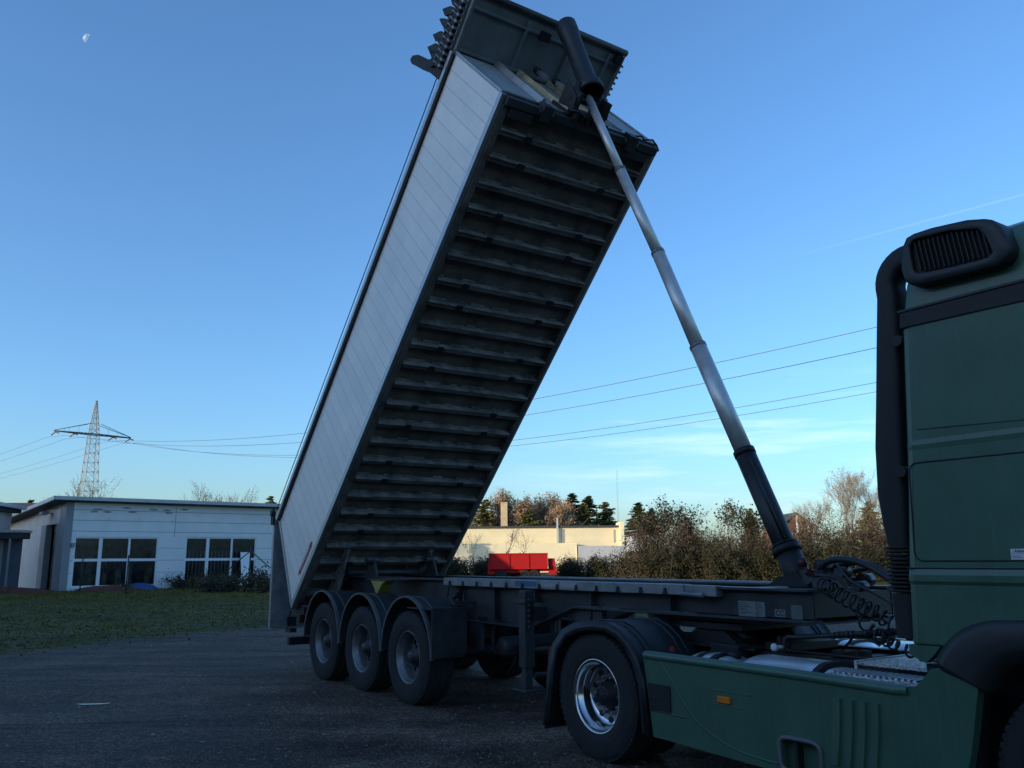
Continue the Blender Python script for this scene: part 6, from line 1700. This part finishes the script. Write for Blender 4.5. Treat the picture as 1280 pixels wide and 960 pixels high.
# ---- grass at the edge of the yard (tufts of blades), plus stones and a puddle
n = 190000
gx = rng.uniform(-34, 14, n); gy = rng.uniform(12, 58, n) 
edge = gy - np.interp(gx, [-11.5, -5.6], [12.5, 24.5]) + rng.normal(0, 1.3, n)
keep = (edge > 0.5) & (gx > -0.66 * gy - 2) & (gx < 0.45 * gy)
gx, gy = gx[keep], gy[keep]; gz = np.array([ground_h(a, c_) if (-40 <= a <= 40 and -5 <= c_ <= 75) else 0 for a, c_ in zip(gx, gy)])
n = len(gx); hgt = rng.uniform(0.02, 0.06, n) * (1 + 0.8 * (gy > 40)); lean = rng.normal(0, 1.3, (n, 2))
tops = np.stack([lean[:, 0] * hgt, lean[:, 1] * hgt, hgt], 1); C_ = np.stack([gx, gy, gz + 0.0], 1)
aw = rng.uniform(0, PI, n); Aw = np.stack([np.cos(aw), np.sin(aw), 0 * aw], 1) * (rng.uniform(0.008, 0.028, n))[:, None]
M_grass = leafmat('winter_grass', (0.06, 0.058, 0.012), (0.19, 0.175, 0.038), None, 0.25)
tag(quads('grass', C_, Aw, tops, M_grass, tri=True), kind='stuff')
# loose stones on the yard
n = 9000
r_ = 5.5 + 16 * rng.random(n) ** 1.6; an_ = rng.uniform(-0.62, 0.62, n); sx_, sy_ = r_ * np.sin(an_), r_ * np.cos(an_)
sz = rng.uniform(0.006, 0.017, n) * (1 + 0.6 * (rng.random(n) > 0.96))
base = np.array([(1, 0, 0), (0, 1, 0), (-1, 0, 0), (0, -1, 0), (0.1, 0.1, 0.75), (0.5, -.6, 0.3)])
V = []; F_ = []
rot = rng.uniform(0, 2 * PI, n)
hz_ = np.array([ground_h(a, c_) for a, c_ in zip(sx_, sy_)])
c_, s_ = np.cos(rot), np.sin(rot)
for k, (bx_, by_, bz_) in enumerate(base[:5]):
    V.append(np.stack([sx_ + (bx_ * c_ - by_ * s_) * sz, sy_ + (bx_ * s_ + by_ * c_) * sz * 0.8, hz_ + bz_ * sz - 0.001], 1))
V = np.stack(V, 1).reshape(-1, 3)
fi = np.array([(0, 1, 4), (1, 2, 4), (2, 3, 4), (3, 0, 4)])
F_ = (np.arange(n)[:, None, None] * 5 + fi[None]).reshape(-1, 3)
me = bpy.data.meshes.new('loose_gravel'); me.from_pydata(V.tolist(), [], F_.tolist()); M_stone = leafmat('stone', (0.04, 0.04, 0.04), (0.20, 0.195, 0.185), (0.34, 0.33, 0.31), 2.0)
me.materials.append(M_stone); o = bpy.data.objects.new('loose_gravel', me); col.objects.link(o); tag(o, kind='stuff')
# puddle
pu = MB(); n_ = 40; rs_ = random.Random(12)
pu.add([(-5.05 + (0.17 + 0.05 * math.sin(3 * a) + rs_.uniform(-.015, .015)) * math.cos(a), 10.72 + (0.05 + 0.02 * math.sin(2 * a + 1)) * math.sin(a), ground_h(-5, 10.7) + 0.006) for a in [2 * PI * j / n_ for j in range(n_)]], [tuple(range(n_))])
Mw = mat('puddle_water', (0.02, 0.02, 0.02), 0.04, 0, 0.1, 3, spec=1.0)
tag(pu.build('puddle', Mw), kind='structure')
# fallen leaves
n = 900
lx, ly = rng.uniform(-9, 8, n), rng.uniform(6, 30, n); n1 = rand_unit(n); n1[:, 2] *= 0.15; n2 = np.cross(n1, np.array([0, 0, 1.0]) + rand_unit(n) * .3); n2 /= np.linalg.norm(n2, axis=1)[:, None]
C_ = np.stack([lx, ly, np.array([ground_h(a, b_) for a, b_ in zip(lx, ly)]) + 0.012], 1); s = rng.uniform(0.015, 0.035, (n, 1))
tag(quads('fallen_leaves', C_, n1 * s, n2 * s * 0.7, M_brownl), kind='stuff')

# ---- pieces that stand apart become parts of their own
def split_apart(names, gap=0.03):
    for o in [o for o in list(col.objects) if o.type == 'MESH' and o.name.split('.')[0] in names]:
        me = o.data; n = len(me.vertices); par = list(range(n))
        def find(a):
            while par[a] != a: par[a] = par[par[a]]; a = par[a]
            return a
        for p in me.polygons:
            v = list(p.vertices)
            for q in v[1:]: par[find(v[0])] = find(q)
        comp = {}
        for i in range(n): comp.setdefault(find(i), []).append(i)
        bb = []
        for k, ids in comp.items():
            P = np.array([tuple(me.vertices[i].co) for i in ids]); bb.append([P.min(0) - gap / 2, P.max(0) + gap / 2, {k}])
        ch = True
        while ch:
            ch = False
            for i in range(len(bb)):
                for j in range(i + 1, len(bb)):
                    if np.all(bb[i][0] <= bb[j][1]) and np.all(bb[j][0] <= bb[i][1]):
                        bb[i] = [np.minimum(bb[i][0], bb[j][0]), np.maximum(bb[i][1], bb[j][1]), bb[i][2] | bb[j][2]]; del bb[j]; ch = True; break
                if ch: break
        if len(bb) < 2: continue
        base = o.name.split('.')[0]; metas = []
        for lo, hi, ks in bb:
            ids = [i for i in range(n) if find(i) in ks]; mp_ = {v: k for k, v in enumerate(ids)}
            polys = [p for p in me.polygons if find(p.vertices[0]) in ks]
            m2 = bpy.data.meshes.new(base); m2.from_pydata([tuple(me.vertices[i].co) for i in ids], [], [tuple(mp_[v] for v in p.vertices) for p in polys])
            for m_ in me.materials: m2.materials.append(m_)
            m2.polygons.foreach_set('material_index', [p.material_index for p in polys]); m2.polygons.foreach_set('use_smooth', [p.use_smooth for p in polys]); m2.update()
            metas.append(m2)
        for m2 in metas[1:]:
            c = o.copy(); c.data = m2; col.objects.link(c)
        o.data = metas[0]
split_apart({'hanger_bracket', 'riser_bracket', 'type_plate', 'pale_sticker', 'work_lamp', 'wall_lamp', 'brake_hose', 'shadow_and_wall_strip', 'tie_hook', 'gate_hinge', 'leg_brace', 'interior_stock', 'tail_lamp', 'valve_tray', 'ram_cradle', 'gate_frame', 'valve_block', 'red_coupling', 'guard_carrier', 'black_pad', 'head_yoke', 'plate_print', 'drawbar', 'slide_rail', 'hydraulic_hose'})
